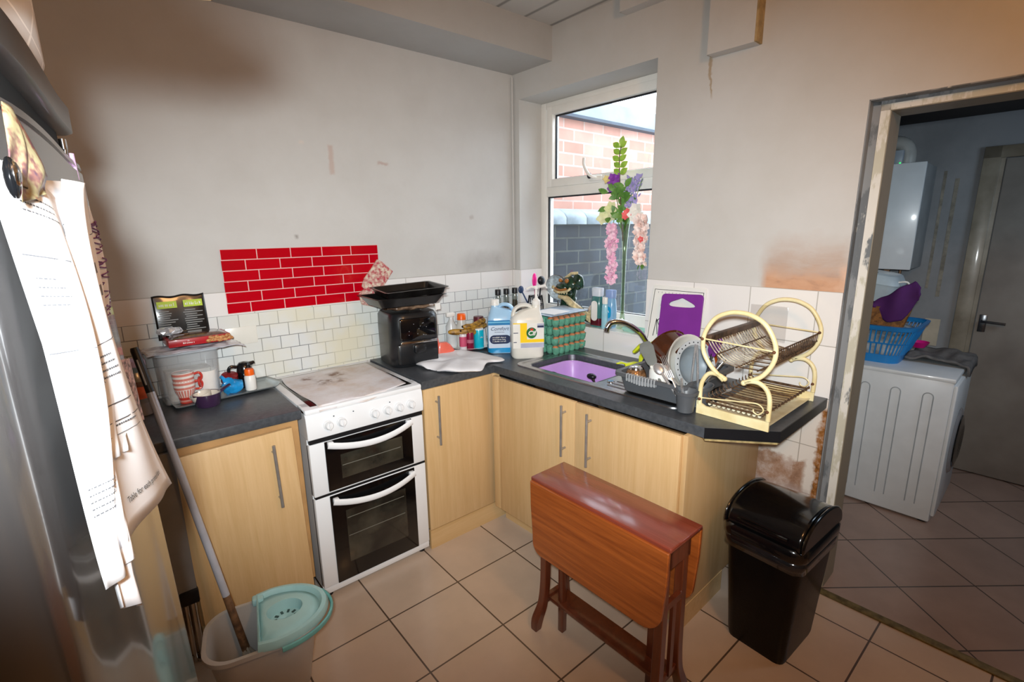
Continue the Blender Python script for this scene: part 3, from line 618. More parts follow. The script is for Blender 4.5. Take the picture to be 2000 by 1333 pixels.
# striped mugs, one stacked in the other
def stripedmug():
    m, nt, bs = newmat('red_striped_china'); t_ = nt.nodes.new('ShaderNodeTexCoord'); sp = nt.nodes.new('ShaderNodeSeparateXYZ'); nt.links.new(t_.outputs['Object'], sp.inputs[0])
    wv = N(nt, 'ShaderNodeTexWave', wave_type='BANDS', bands_direction='Z'); wv.inputs['Scale'].default_value = 62/ (2*pi) * 1.6; nt.links.new(t_.outputs['Object'], wv.inputs[0])
    an = N(nt, 'ShaderNodeMath', operation='ARCTAN2'); nt.links.new(sp.outputs[1], an.inputs[0]); nt.links.new(sp.outputs[0], an.inputs[1])
    sn = N(nt, 'ShaderNodeMath', operation='MULTIPLY'); sn.inputs[1].default_value = 22; nt.links.new(an.outputs[0], sn.inputs[0]); si = N(nt, 'ShaderNodeMath', operation='SINE'); nt.links.new(sn.outputs[0], si.inputs[0])
    white = hexc('#efe6df'); red = hexc('#c43a2e'); pink = hexc('#d98476')
    horiz = ramp(nt, wv.outputs['Fac'], [(.42, white), (.55, pink)]); vert = ramp(nt, si.outputs[0], [(.35, pink), (.6, white)])
    c = mixc(nt, region(nt, 'Z', .030, .062, .001), horiz, vert); c = mixc(nt, region(nt, 'Z', .016, .028, .0005), c, red); c = mixc(nt, region(nt, 'Z', -.01, .008, .0005), c, red); c = mixc(nt, region(nt, 'Z', .098, .2, .0005), c, white)
    nt.links.new(c, bs.inputs['Base Color']); bs.inputs['Roughness'].default_value = .2; bs.inputs['Coat Weight'].default_value = .4; return m
SM = stripedmug(); REDC = M('red_china', '#c33a30', .25, coat=.4)
def mug(loc, lab, rz, stacked=None):
    t = thing('striped_mug', lab, 'mug', loc, rz, rot=None, group='red striped mugs on the grey tray')
    MB().lathe([(0, 0), (.023, 0), (.025, .004), (.028, .03), (.037, .052), (.040, .075), (.0405, .098), (.038, .098), (.0375, .075), (.034, .05), (.024, .01), (0, .008)], 32).obj('cup', SM, t)
    MB().tube(smoothpts([(.038, 0, .082), (.058, 0, .086), (.066, 0, .07), (.058, 0, .052), (.037, 0, .052)], 5), .0052, 8).obj('handle', REDC, t); return t
mug((-1.995, -.175, W+.006), 'lower of two stacked red-striped mugs beside the purple ramekin', radians(5))
mug((-1.995, -.175, W+.044), 'upper of two stacked red-striped mugs beside the purple ramekin', radians(-8))
t = thing('white_mug', 'plain white mug with red handle standing behind the striped mugs', 'mug', (-1.905, -.135, W+.006), radians(20))
MB().lathe([(0, 0), (.034, 0), (.038, .01), (.041, .12), (.0385, .12), (.035, .012), (0, .010)], 28).obj('cup', M('white_china', '#ece7e0', .2, coat=.4, vary=.02), t)
MB().tube(smoothpts([(-.036, -.012, .10), (-.052, -.035, .095), (-.052, -.035, .07), (-.036, -.016, .055)], 5), .005, 8).obj('handle', REDC, t)
t = thing('ramekin', 'small aubergine purple ramekin with a handle, in front of the mugs', 'dish', (-1.93, -.262, W), radians(20))
b = MB(); b.lathe([(0, 0), (.040, 0), (.046, .006), (.052, .050), (.053, .056), (.049, .056), (.043, .012), (0, .008)], 32); b.obj('bowl', M('aubergine_glaze', '#3d2745', .15, coat=.7), t)
MB().lathe([(.0487, .054), (.043, .013), (0, .0088)], 32).obj('cream_glaze', M('cream_glaze', '#e6dccd', .2, coat=.4), t)
MB().tube([(.05, 0, .046), (.07, 0, .056), (.10, 0, .066)], [.012, .009, .007], 10, sq=(.6, 1.3)).obj('handle', MATS['aubergine_glaze'], t)
# second, white ramekin stacked in the purple one
t = thing('ramekin', 'small white dish tilted inside the purple ramekin', 'dish', (-1.945, -.258, W+.024), rot=(0, radians(-14), 0))
MB().lathe([(0, 0), (.022, 0), (.036, .012), (.041, .034), (.038, .034), (.033, .014), (.02, .004), (0, .004)], 28).obj('bowl', MATS['cream_glaze'], t)
t = thing('blue_bag', 'bright blue plastic bag tied in a lump on the grey tray', 'bag', (-1.815, -.165, W+.006))
random.seed(5); b = MB(); b.sph((0, 0, .030), (.046, .03, .032), 20); b.sph((-.014, 0, .056), (.026, .02, .020), 14); b.tube([(-.025, 0, .06), (-.040, -.004, .088)], [.010, .006], 8)
for v in b.bm.verts: v.co += Vector((0, 0, 0))+mnoise.noise_vector(v.co*48)*.009
b.obj('bag_film', M('blue_film', '#1e9be0', .25, coat=.4, vary=.15, vscale=25), t)
t = thing('pill_bottle', 'small white bottle with bright orange cap on the tray', 'bottle', (-1.742, -.165, W+.006))
MB().lathe([(0, 0), (.022, 0), (.0235, .004), (.0235, .062), (.02, .068), (.018, .072)], 22).obj('bottle', WHP, t)
MB().lathe([(0, .098), (.018, .098), (.0195, .094), (.0205, .070), (0, .070)], 22).obj('cap', ORANGE, t)
t = thing('flask_lid', 'black flask lid with spout and handle behind the orange-capped bottle', 'lid', (-1.748, -.100, W+.006))
MB().lathe([(0, .0), (.028, .0), (.031, .05), (.034, .075), (.03, .105), (.02, .118), (0, .122)], 22).obj('body', M('black_gloss_plastic', '#111114', .2, coat=.4), t)
MB().tube(smoothpts([(-.028, 0, .10), (-.055, 0, .105), (-.065, 0, .085), (-.045, 0, .06)], 4), .007, 8).tube([(.02, 0, .105), (.045, 0, .112)], [.012, .007], 8).obj('spout', MATS['black_gloss_plastic'], t)
t = thing('red_lid', 'dark red plastic lid lying behind the blue bag', 'lid', (-1.815, -.095, W+.006), rot=(radians(20), 0, 0))
MB().lathe([(0, 0.03), (.03, .03), (.036, .05), (.034, .078), (0, .082)], 22).obj('lid_body', M('dark_red_plastic', '#8c1f22', .3, coat=.3), t)

# ------------------------------------------------------------------ air fryer and trays
t = thing('air_fryer', 'black air fryer with chrome strip and glass front, beside the cooker', 'air fryer', (-.935, -.180, W), radians(-7)); t.scale = (1.06, 1.0, 1.0)
b = MB(); b.loft([rr(.245, .27, .06, 0), rr(.258, .285, .07, .012), rr(.262, .29, .07, .20), rr(.258, .286, .07, .27), rr(.235, .262, .06, .288)]); b.obj('body', M('satin_black_plastic', '#1b1d20', .3, coat=.2), t)
MB().box((-.092, -.153, .145), (.100, -.125, .265), bev=.012).obj('glass_front', M('black_glass', '#0a0b0e', .06, coat=.6), t)
MB().box((-.092, -.156, .128), (.102, -.140, .142), bev=.003).obj('chrome_strip', CHROME, t)
b = MB(); b.box((-.105, -.152, .015), (.108, -.12, .130), bev=.012); b.box((-.03, -.175, .075), (.035, -.145, .125), bev=.012); b.obj('drawer', MATS['satin_black_plastic'], t)
scrawl(t, BLKP, .008, .036, -.1563, .1375, .1425, 5)
b = MB()
for i in range(12): b.sph((-.05+.1*random.random(), -.1535, .16+.08*random.random()), .0022, 6)
b.obj('splash_marks', M('dried_splash', '#a8aab0', .3), t)
# bread bag on top of the fryer
t = thing('bread_bag', 'clear bag of sliced bread squashed between the air fryer and the baking trays', 'bag', (-.935, -.20, W+.292), radians(-8))
def loaf(u, v):
    a = 2*pi*u; r = 1+.06*mnoise.noise(Vector((cos(a)*2, sin(a)*2, v*6)))
    return Vector((-.13+.27*v, .085*r*cos(a)*sin(pi*min(max(v, .04), .96))**.3, .020+.019*r*sin(a)*sin(pi*min(max(v, .04), .96))**.3+.003*sin(v*24)))
MB().surf(loaf, 24, 36).obj('wrapped_loaf', M('wrapped_bread', '#a9876c', .15, coat=.8, vary=.35, vscale=28, c2='#5b4638'), t)
MB().box((.115, -.10, .0), (.15, -.095, .035), R=Matrix.Rotation(.3, 3, 'Z')).obj('price_tag', WHP, t, sm=False)
def btray(name, lab, loc, w, d, h, flare, rz, rot=None, lip=.012):
    t = thing(name, lab, 'baking tray', loc, rz, rot=rot, group='black baking trays on the air fryer')
    b = MB(); b.loft([rr(w-2*flare-.004, d-2*flare-.004, .02, .002), rr(w-2*flare, d-2*flare, .02, 0), rr(w, d, .02, h), rr(w+2*lip, d+2*lip, .02, h+.001), rr(w+2*lip, d+2*lip, .02, h+.003), rr(w-.003, d-.003, .02, h+.002), rr(w-2*flare-.004, d-2*flare-.004, .02, .002)], cap=True)
    b.obj('pan', M('non_stick_black', '#1a1817', .3, coat=.15, vary=.3, vscale=12), t); return t
btray('baking_tray', 'deeper black roasting tin, lower of the two on the air fryer', (-.985, -.235, W+.334), .37, .27, .046, .03, radians(-3))
btray('baking_tray', 'shallow black baking tray, on top of the roasting tin', (-.935, -.225, W+.384), .33, .25, .032, .010, radians(-6), rot=(radians(2), radians(-2), radians(-6)))
t = thing('oven_glove', 'floral patterned oven glove hanging on the wall behind the baking trays', 'oven glove', (-1.012, -.012, 1.21))
b = MB(); b.prism([(-.10, 0, .12), (-.06, 0, .06), (.02, 0, .10), (.09, 0, .19), (.03, 0, .245), (-.0, 0, .262), (-.04, 0, .21), (-.085, 0, .16)] , (0, -.014, 0)); b.prism([(-.11, 0, .02), (-.04, 0, .0), (.05, 0, .02), (.02, 0, .10), (-.07, 0, .12), (-.12, 0, .08)], (0, -.016, 0))
b.obj('quilted_cloth', M('floral_cloth', '#d9cdb8', .9, c2='#b03848', vscale=55, bmp=.3), t, bev=.004)

# ------------------------------------------------------------------ things in the corner
t = thing('jelly_mould', 'coral pink plastic hand-shaped mould beside the air fryer', 'mould', (-.735, -.240, W), radians(-15))
CORAL = M('coral_silicone', '#f0705c', .35, coat=.3, vary=.08)
b = MB(); b.loft([rr(.12, .055, .02, 0, cx=0), rr(.115, .05, .02, .03, cx=0), rr(.08, .04, .018, .07, cx=-.01), rr(.05, .03, .012, .085, cx=-.015)]); b.tube([(-.045, 0, .06), (-.05, 0, .115)], [.017, .009], 10); b.sph((.06, 0, .014), (.03, .022, .014)); b.obj('mould', CORAL, t)
t = thing('plate', 'white oval plate under the bananas and small bottles', 'plate', (-.50, -.165, W), radians(-20))
MB().lathe([(0, .004), (.09, .004), (.13, .015), (.132, .018), (.09, .008), (0, .008)], 36, sy=.8).obj('plate_body', M('white_china', '#ece7e0', .2), t)
def tin(lab, loc, r, h, c, nm='spice_tin', cap=None, band=None, cat='tin'):
    t = thing(nm, lab, cat, loc); MB().lathe([(0, 0), (r*.97, 0), (r, .003), (r, h-.004), (r*.95, h), (0, h)], 24).obj('body', M('tin_'+c.strip('#'), c, .3, coat=.3), t)
    if cap: MB().lathe([(0, h+cap[1]), (r*cap[2]*.9, h+cap[1]), (r*cap[2], h+cap[1]-.004), (r*cap[2], h-.002), (0, h-.002)], 22).obj('cap', M('cap_'+cap[0].strip('#'), cap[0], .35), t)
    if band: MB().lathe([(r+.0006, h*band[1]), (r+.0008, h*band[2])], 24, cap=False).obj('label_band', M('band_'+band[0].strip('#'), band[0], .4), t)
    return t
tin('slim white tub with red printing on the oval plate, left of the maroon one', (-.592, -.215, W+.008), .022, .10, '#efe6ea', cap=None, band=('#d8587a', .25, .85), cat='tub', nm='seasoning_tub')
tin('slim maroon tub between the white tub and the cyan one', (-.548, -.225, W+.008), .0225, .105, '#8c1438', cap=None, band=('#b86a80', .4, .6), cat='tub', nm='seasoning_tub')
t = tin('bright cyan cylinder tub with pale lid, in front of the bananas', (-.490, -.235, W+.008), .030, .118, '#12bfd8', cap=('#e9eef0', .006, 1.0), cat='tub', nm='seasoning_tub')
scrawl(t, WHP, -.012, .008, -.0308, .068, .078, 4)
t = thing('spray_bottle', 'white spray bottle at the back of the oval plate against the tiles', 'bottle', (-.588, -.085, W+.008))
MB().lathe([(0, 0), (.032, 0), (.034, .01), (.034, .13), (.014, .17), (.013, .19)], 22).obj('bottle', M('clear_white_plastic', '#e3e6e6', .2, alpha=.95), t); MB().box((-.035, -.012, .188), (.022, .012, .215), bev=.006).obj('trigger', WHP, t)
t = thing('sauce_bottle', 'bottle with bright orange cap standing behind the bananas', 'bottle', (-.535, -.12, W+.008))
MB().lathe([(0, 0), (.030, 0), (.032, .01), (.032, .13), (.024, .17)], 22).obj('bottle', M('white_bottle', '#d9d6cf', .3), t); MB().lathe([(0, .205), (.022, .205), (.026, .20), (.028, .168), (0, .168)], 16).obj('cap', ORANGE, t)
t = thing('jam_jar', 'dark red jar with red and orange patterned label at the back beside the blue bottle', 'jar', (-.405, -.12, W))
MB().lathe([(0, 0), (.034, 0), (.036, .01), (.036, .14), (.03, .15)], 22).obj('jar', M('dark_red_jam', '#4f1a22', .15, coat=.5), t); MB().lathe([(0, .18), (.031, .18), (.033, .15), (0, .15)], 22).obj('lid', M('maroon_lid', '#6a2430', .35, vary=.3, vscale=60), t)
MB().lathe([(.0366, .02), (.0368, .125)], 22).obj('label', M('fire_label', '#e8a030', .5, c2='#c42a2a', vscale=45), t)
t = thing('leaflet', 'white folded leaflet standing between the jar and the blue bottle', 'leaflet', (-.405, -.19, W), rot=(radians(-9), 0, radians(15)))
MB().surf(lambda u, v: Vector((-.03+.06*u, .012*abs(u-.5), .15*v)), 6, 2).obj('paper', M('paper_white', '#f1f1f0', .6, vary=.01), t, solid=.001)
# bananas
BAN = M('overripe_banana', '#b98a2c', .5, c2='#4a2a12', vscale=38, vary=.3)
def banana(lab, P, rads):
    t = thing('banana', lab, 'banana', tuple(P[0]), group='bananas across the small bottles'); o = Vector(P[0]); q = smoothpts(P, 5); L = len(q)
    rs = []
    for i in range(L):
        u = i/(L-1); rs.append(rads*(.35 if u < .06 else min(1, .5+u*3) if u < .2 else 1 if u < .85 else max(.3, 1-(u-.85)*5)))
    MB().tube([p-o for p in q], rs, 7).obj('skin', BAN, t); MB().sph(q[-1]-o, rads*.4, 8).obj('tip', M('banana_tip', '#2a190e', .8), t)
banana('uppermost overripe banana lying across the small tubs', [(-.405, -.185, W+.168), (-.46, -.205, W+.160), (-.53, -.215, W+.145), (-.585, -.205, W+.150)], .0185)
banana('middle overripe banana, its pale end toward the blue bottle', [(-.40, -.185, W+.140), (-.45, -.212, W+.132), (-.53, -.225, W+.122), (-.60, -.205, W+.126)], .0175)
banana('lowest, darkest banana sticking out to the left towards the tiles', [(-.66, -.16, W+.120), (-.60, -.19, W+.118), (-.54, -.225, W+.112), (-.48, -.235, W+.117)], .018)

# tea towel
t = thing('tea_towel', 'white cotton tea towel dropped in folds on the worktop in front of the air fryer', 'towel', (-.76, -.42, W))
import itertools
out = [(-.05, .30), (.08, .285), (.115, .26), (.125, .19), (.175, .115), (.21, -.12), (.175, -.155), (.12, -.135), (.055, -.165), (-.02, -.225), (-.10, -.19), (-.165, -.135), (-.205, -.03), (-.215, .10), (-.17, .20), (-.13, .27)]
op = smoothpts([(x, y, 0) for x, y in out], 4, True); b = MB(); rings = []
for k, (s_, hh) in enumerate(((1, .001), (1.0, .010), (.94, .021), (.8, .026), (.6, .030), (.4, .024), (.2, .030), (.02, .027))):
    rg = []
    for i, p in enumerate(op):
        a = atan2(p.y, p.x); z = hh+(0 if k == 0 else ((.005*sin(a*5+k*.4)+.004*sin(a*9-k*.3))*s_**1.5+.016*mnoise.noise(Vector((p.x*s_*11, p.y*s_*11, 1)))))
        rg.append(Vector((p.x*s_, p.y*s_, max(.001, z))))
    rings.append(rg)
b.loft(rings).obj('cloth', M('white_cotton', '#efeff2', .9, bmp=.25, bscale=300, vary=.03), t, sub=1)
t = thing('napkin_fold', 'flat upper fold', 'x') if False else None

# big bottles
def jerry(name, lab, loc, rz, w, d, h, mat, neck, capmat, inB=False):
    t = thing(name, lab, 'bottle', loc, rz, inB)
    b = MB(); b.loft([rr(w*.9, d*.9, .03, 0), rr(w, d, .035, .012), rr(w, d, .035, h*.55), rr(w*.99, d*.98, .035, h*.68), rr(w*.88, d*.86, .03, h*.76), rr(w*.62, d*.5, .022, h*.84, cx=neck*.35), rr(.046, .046, .02, h*.90, cx=neck), rr(.046, .046, .02, h*.955, cx=neck)]); b.obj('bottle', mat, t)
    MB().tube(smoothpts([(neck*.55, 0, h*.88), (neck*.1, 0, h*.935), (-neck*.7, 0, h*.93), (-neck*1.25, 0, h*.86), (-neck*1.45, 0, h*.74)], 5), .0145, 10, sq=(.8, 1.3)).obj('grip', mat, t)
    if capmat: MB().lathe([(0, .034), (.022, .034), (.025, .03), (.026, 0), (0, 0)], 24, c=(neck, 0, h*.93)).obj('cap', capmat, t)
    return t
BLUEL = M('pale_blue_bottle', '#a9d0ee', .22, coat=.3, vary=.03)
t = jerry('softener_bottle', 'pale blue five litre fabric softener bottle with white cap in the corner', (-.405, -.365, W), radians(-34), .185, .13, .30, BLUEL, -.045, WHP)
yf = -.0655
MB().box((-.09, yf-.0008, .034), (.09, yf+.004, .175)).obj('label', M('label_paleblue', '#cfdcec', .45, vary=.02), t, sm=False)
b = MB(); b.box((-.0915, yf-.0014, .170), (.0915, yf+.002, .198)); b.obj('blue_band', M('label_midblue', '#1f7fb8', .4), t, sm=False)
b = MB(); b.box((-.0915, yf-.0018, .184), (.0915, yf+.002, .190)); b.obj('light_band', M('label_cyan', '#7cc8e8', .4), t, sm=False)
MB().loft([rr(.188, .133, .03, .006), rr(.19, .135, .036, .034)], cap=False).obj('liquid_band', M('softener_blue', '#2a9bd6', .3, coat=.3), t)
b = MB(); b.loft([[Vector((p.x, yf-.0012, p.y+.085)) for p in rr(.125, .052, .026, 0, cx=-.022)], [Vector((p.x, yf-.0020, p.y+.085)) for p in rr(.125, .052, .026, 0, cx=-.022)]]); b.obj('navy_panel', M('label_navy', '#15254f', .4), t, sm=False)
NAVY = MATS['label_navy']
text('Comfort', .030, 'lettering', NAVY, t, (-.026, yf-.0014, .148), shear=.3); text('PROFESSIONAL', .0085, 'lettering', NAVY, t, (-.026, yf-.0014, .128))

for zz in (.094, .082, .070): scrawl(t, WHP, -.068, .012, yf-.0024, zz, zz+.008, 11)
t = thing('yellow_cap_bottle', 'small bottle with yellow cap hidden behind the softener bottle', 'bottle', (-.34, -.20, W))
MB().lathe([(0, 0), (.028, 0), (.03, .01), (.03, .19), (.016, .22)], 18).obj('bottle', M('clear_bottle', '#c7d2da', .2), t); MB().lathe([(0, .262), (.018, .26), (.021, .222), (0, .22)], 18).obj('cap', M('yellow_plastic', '#f2c51c', .35), t)
CIFB = M('white_hdpe', '#e9e6dc', .3, coat=.15, vary=.03)
t = jerry('cleaner_bottle', 'white five litre cream cleaner bottle with yellow label and pump', (-.385, -.555, W), radians(-33), .185, .13, .315, CIFB, .055, None)
yf = -.0655
MB().box((-.086, yf-.0008, .062), (.088, yf+.004, .205)).obj('label', M('label_white', '#eceae2', .45, vary=.02), t, sm=False)
b = MB(); b.box((-.046, yf-.0014, .098), (-.008, yf, .205)); b.box((-.046, yf-.0015, .094), (.088, yf, .112)); b.box((-.086, yf-.0013, .200), (-.02, yf, .205)); b.obj('yellow_panel', M('label_yellow', '#ffd400', .45, vary=.01), t, sm=False)
b = MB(); b.box((-.044, yf-.0012, .064), (.088, yf, .090)); b.box((.050, yf-.0012, .175), (.088, yf, .200)); b.obj('grey_panel', M('label_greyblue', '#b9bccd', .45), t, sm=False)
b = MB(); b.box((.050, yf-.0016, .178), (.086, yf-.001, .188)); b.box((-.084, yf-.0014, .148), (-.058, yf, .152)); b.box((-.084, yf-.0014, .095), (-.066, yf, .099)); b.obj('dark_print', NAVY, t, sm=False)
def disc(r, rx, th, cx, cz, y0, y1): return MB().loft([[Vector((cx+r*rx*cos(2*pi*i/28), y, cz+r*sin(2*pi*i/28))) for i in range(28)] for y in (y0, y1)])
disc(.031, .95, 0, .018, .148, yf-.0014, yf-.0022).obj('green_roundel', M('cif_green', '#0d5a2c', .4), t, sm=False)
disc(.0275, .95, 0, .018, .147, yf-.0022, yf-.0026).obj('dark_roundel', M('cif_dark', '#1d7a3a', .4), t, sm=False)
b = MB(); b.prism([(.006, yf-.0028, .168), (.018, yf-.0028, .175), (.030, yf-.0028, .170), (.020, yf-.0028, .158)], (0, .0004, 0)); b.obj('red_flash', M('cif_red', '#d8321c', .4), t, sm=False)
text('Cif', .036, 'lettering', WHP, t, (.018, yf-.0030, .146), bold=.0012, shear=.15)
b = MB(); b.lathe([(.024, 0), (.025, .02), (.010, .035), (.0075, .04), (.006, .085), (.012, .088), (.012, .104), (0, .106)], 20, c=(.055, 0, .298)); b.tube([(.055, 0, .394), (.02, -.012, .398), (-.005, -.02, .388)], [.010, .008, .006], 8, sq=(.8, 1)); b.obj('pump', WHP, t)
b = MB(); b.tube([(.055, 0, .394), (.11, .02, .400), (.12, .024, .385)], [.009, .007, .005], 8); b.obj('pump_nozzle', WHP, t)

# spice grinders on a low shelf at the back corner
SH = thing('spice_rack', 'low clear spice rack pushed into the corner behind the bottles', 'rack', (-.14, -.075, W))
b = MB(); b.box((-.09, -.045, .19), (.10, .04, .196)); b.box((-.09, -.045, 0), (-.084, .04, .196)); b.box((.094, -.045, 0), (.10, .04, .196)); b.obj('stand', M('clear_grey_plastic', '#b9bec0', .2), SH, sm=False)
for i, (x, y, lab) in enumerate(((-.212, -.08, 'leftmost glass spice jar with black cap in the corner'), (-.141, -.08, 'middle glass spice jar with black cap in the corner'), (-.067, -.08, 'rightmost glass spice jar with black cap in the corner'))):
    t = thing('spice_jar', lab, 'jar', (x, y, W+.196), group='glass spice jars with black caps')
    MB().lathe([(0, 0), (.019, 0), (.02, .004), (.02, .09), (.017, .10)], 16).obj('glass', thin('spice_glass', (.72, .76, .74), .12, .08), t)
    MB().lathe([(0, .135), (.018, .134), (.020, .13), (.020, .098), (0, .098)], 16).obj('cap', BLKP, t)
    MB().lathe([(0, .002), (.016, .003), (.016, .03+.012*i), (0, .03+.012*i)], 14).obj('spice', M('ground_spice', '#5c4a34', .9), t)
t = thing('spice_jar', 'short jar with flat black lid behind the cream cleaner', 'jar', (-.06, -.185, W))
MB().lathe([(0, 0), (.026, 0), (.028, .01), (.028, .165), (.024, .175)], 18).obj('glass', thin('spice_glass', (.72, .76, .74), .12, .08), t); MB().lathe([(0, .192), (.025, .191), (.027, .175), (0, .175)], 18).obj('cap', BLKP, t)

# ------------------------------------------------------------------ egg trays
EG = M('green_pulp', '#66ab90', .85, vary=.15, vscale=40, bmp=.3, bscale=150); EGG = M('brown_eggshell', '#d08a60', .5, vary=.12, vscale=25)
def eggtray_mesh():
    b = MB(); p = .0465
    for i in range(6):
        for j in range(5):
            x = (i-2.5)*p; y = (j-2)*p
            b.lathe([(.0005, .001), (.012, 0), (.0165, .005), (.0225, .018), (.0252, .038), (.0256, .043), (.0240, .043), (.015, .008), (.0005, .003)], 10, c=(x, y, 0))
    for i in range(1, 6):
        for j in range(1, 5):
            x = (i-3)*p; y = (j-2.5)*p
            b.lathe([(.016, .026), (.011, .036), (.005, .047), (.0005, .048)], 8, c=(x*.985, y*.985, 0))
    return b
base = None; random.seed(3); eggproto = None; labs = ['lowest', 'second', 'third', 'topmost']
for L in range(4):
    loc = (-.150, -.545, W+.054*L+.001); rz = radians(180*(L % 2)+[1, -1.5, 1, -.5][L]); lab = labs[L]+' green cardboard egg tray in the stack beside the cleaner bottle'
    if base is None:
        base = thing('egg_tray', lab, 'egg tray', loc, rz, True, 'green egg trays stacked by the sink'); eggtray_mesh().obj('pulp_tray', EG, base); tt = base
    else:
        tt = copy_tree(base); tt.location = B(*loc); tt.rotation_euler = (0, 0, rz+ANG); tt['label'] = lab
    for i in range(6):
        for row, (jj) in enumerate((0, 1) if L == 3 else (0,)):
            x = loc[0]+(i-2.5)*.0465+random.uniform(-.002, .002)+.003*(L % 2); y = loc[1]-.093+jj*.0465; el = 'brown egg number %d' % i
            side = ['at the left end', 'second from the left', 'third from the left', 'third from the right', 'second from the right', 'at the right end'][i]
            lb = 'brown egg %s of the %s row of the %s egg tray' % (side, ('front' if jj == 0 else 'second'), labs[L])
            if eggproto is None:
                eggproto = MB().lathe([(.0005, -.024), (.009, -.0225), (.016, -.016), (.0195, -.005), (.0200, .004), (.0160, .017), (.009, .024), (.0005, .027)], 14).obj('egg', EGG, None); e_ = eggproto
            else: e_ = eggproto.copy(); COL.objects.link(e_)
            e_.location = B(x, y, W+.054*L+.0295); e_.rotation_euler = (random.uniform(-.15, .15), random.uniform(-.15, .15), 0); tag(e_, lb, 'egg', 'brown eggs in the green trays')
t = thing('notepad', 'pale blue spiral notepad and papers lying on top of the egg trays', 'notepad', (-.155, -.545, W+.054*4+.012), radians(4), True, rot=(radians(2), radians(1.5), radians(2)))
MB().surf(lambda u, v: Vector((-.165+.34*u, -.10+.20*v, .004*sin(u*5)*sin(v*4)+.006*u*u)), 16, 8).obj('sheets', M('blue_white_paper', '#c4d4e4', .5, c2='#9fb6cc', vscale=20), t, solid=.005)
b = MB()
for i in range(30): b.tube([(-.16+.0112*i, -.100, .002), (-.16+.0112*i, -.106, .006), (-.16+.0112*i, -.100, .010)], .0009, 5)
for i in range(22): b.tube([(.176, -.10+.0092*i, .002), (.182, -.10+.0092*i, .010), (.174, -.10+.0092*i, .014)], .0009, 5)
b.obj('wire_binding', M('dark_wire', '#2d3238', .4, metal=.6), t)
b = MB(); b.box((-.15, -.09, .010), (.02, .05, .012), R=Matrix.Rotation(.15, 3, 'Z')); b.obj('loose_sheet', M('paper_white', '#f1f1f0', .6), t, sm=False)

# ------------------------------------------------------------------ on the window sill (wall B frame)
SZ = 1.041
t = thing('utensil_holder', 'black wire utensil holder at the corner end of the sill', 'utensil holder', (.07, -.135, SZ), inB=True)
b = MB()
for i in range(20):
    a = 2*pi*i/20; b.tube([(.055*cos(a), .055*sin(a), .005), (.055*cos(a), .055*sin(a), .075), (.045*cos(a+.1), .045*sin(a+.1), .14)], .0022, 5)
b.lathe([(0, .004), (.056, .004), (.056, .008), (0, .008)], 20); b.lathe([(.054, .072), (.057, .075), (.054, .078)], 20); b.obj('wire_pot', BLKP, t)
def utensil(nm, lab, loc, top, headr, mat, hmat=None, rad=.006, R=None):
    t = thing(nm, lab, 'utensil', loc, inB=True); v = Vector(top)-Vector(loc)
    MB().tube([(0, 0, 0), v*.78], [rad, rad*.8], 8).obj('handle', mat, t); MB().sph(v*.88, headr, 16, R=R).obj('head', hmat or mat, t); return t
utensil('spoon', 'bright pink plastic spoon standing in the holder at the window', (.06, -.15, SZ+.03), (.03, -.165, SZ+.275), (.022, .008, .05), M('hot_pink_plastic', '#ff2e9a', .35))
utensil('ladle', 'black plastic ladle standing behind the pink spoon', (.08, -.15, SZ+.03), (.06, -.205, SZ+.275), (.03, .02, .03), BLKP)
utensil('spoon', 'dark blue rounded utensil leaning toward the wall in the holder', (.05, -.12, SZ+.03), (-.01, -.06, SZ+.20), (.024, .012, .026), M('dark_blue_plastic', '#33486e', .4))
t = thing('ladle', 'steel ladle with thin handles hooked over the wire holder', 'utensil', (.03, -.15, SZ+.05), inB=True)
b = MB()
for i in range(5): b.tube(smoothpts([(-.02+.012*i, -.02, -.02), (-.02+.012*i, -.03, .06), (-.015+.012*i, -.01, .095), (-.01+.012*i, .02, .08)], 4), .0022, 6)
b.obj('whisk_wires', M('black_wire', '#22252a', .3, metal=.5), t)
t = thing('sieve', 'round wire mesh sieve standing upright against the window glass', 'sieve', (.10, -.335, SZ+.035), rot=(0, radians(-12), radians(10)), inB=True)
R_ = Matrix.Rotation(pi/2, 3, 'Y')
MB().lathe([(.084, 0), (.088, .004), (.084, .008)], 36, c=(0, 0, .175), R=R_).obj('rim', STEEL, t)
MB().lathe([(.084, .004), (.070, .03), (.04, .048), (.0005, .054)], 36, c=(0, 0, .175), R=R_).obj('mesh_bowl', M('fine_mesh', '#cfdce2', .4, metal=.1, alpha=.85, vary=.2, vscale=60), t)
MB().tube([(0, .0, .09), (0, .02, .0)], .005, 6).obj('handle', STEEL, t)
# dragon ornament
t = thing('dragon_ornament', 'green and cream carved dragon head ornament on the sill behind the egg trays', 'ornament', (.080, -.505, SZ), radians(0), True); t.scale = (1.1, 1.22, 1.18)
DG = M('dark_green_glaze', '#21402c', .25, coat=.5, vary=.35, vscale=45); CR = M('cream_glaze2', '#e3cf9f', .35, coat=.2, vary=.2, vscale=50); BR = M('amber_glaze', '#a4672c', .3, coat=.4)
b = MB(); b.tube(smoothpts([(.02, .10, 0), (.02, .085, .06), (.01, .07, .12), (0, .055, .16), (0, .05, .20)], 5), [.05]*6+[.045]*6+[.04]*9, 14); b.tube(smoothpts([(.01, .08, .05), (.01, .0, .045), (.01, -.09, .03), (.01, -.14, .02)], 4), [.045]*5+[.03]*4+[.022]*4, 12); b.obj('body', DG, t)
b = MB(); b.sph((-.012, .040, .205), (.045, .055, .040), 18); b.sph((-.028, .075, .188), (.04, .045, .022), 16); b.sph((-.028, .065, .150), (.034, .045, .014), 14); b.sph((0, -.0, .215), (.03, .035, .045), 14)
for v in b.bm.verts: v.co += mnoise.noise_vector(v.co*45)*.006
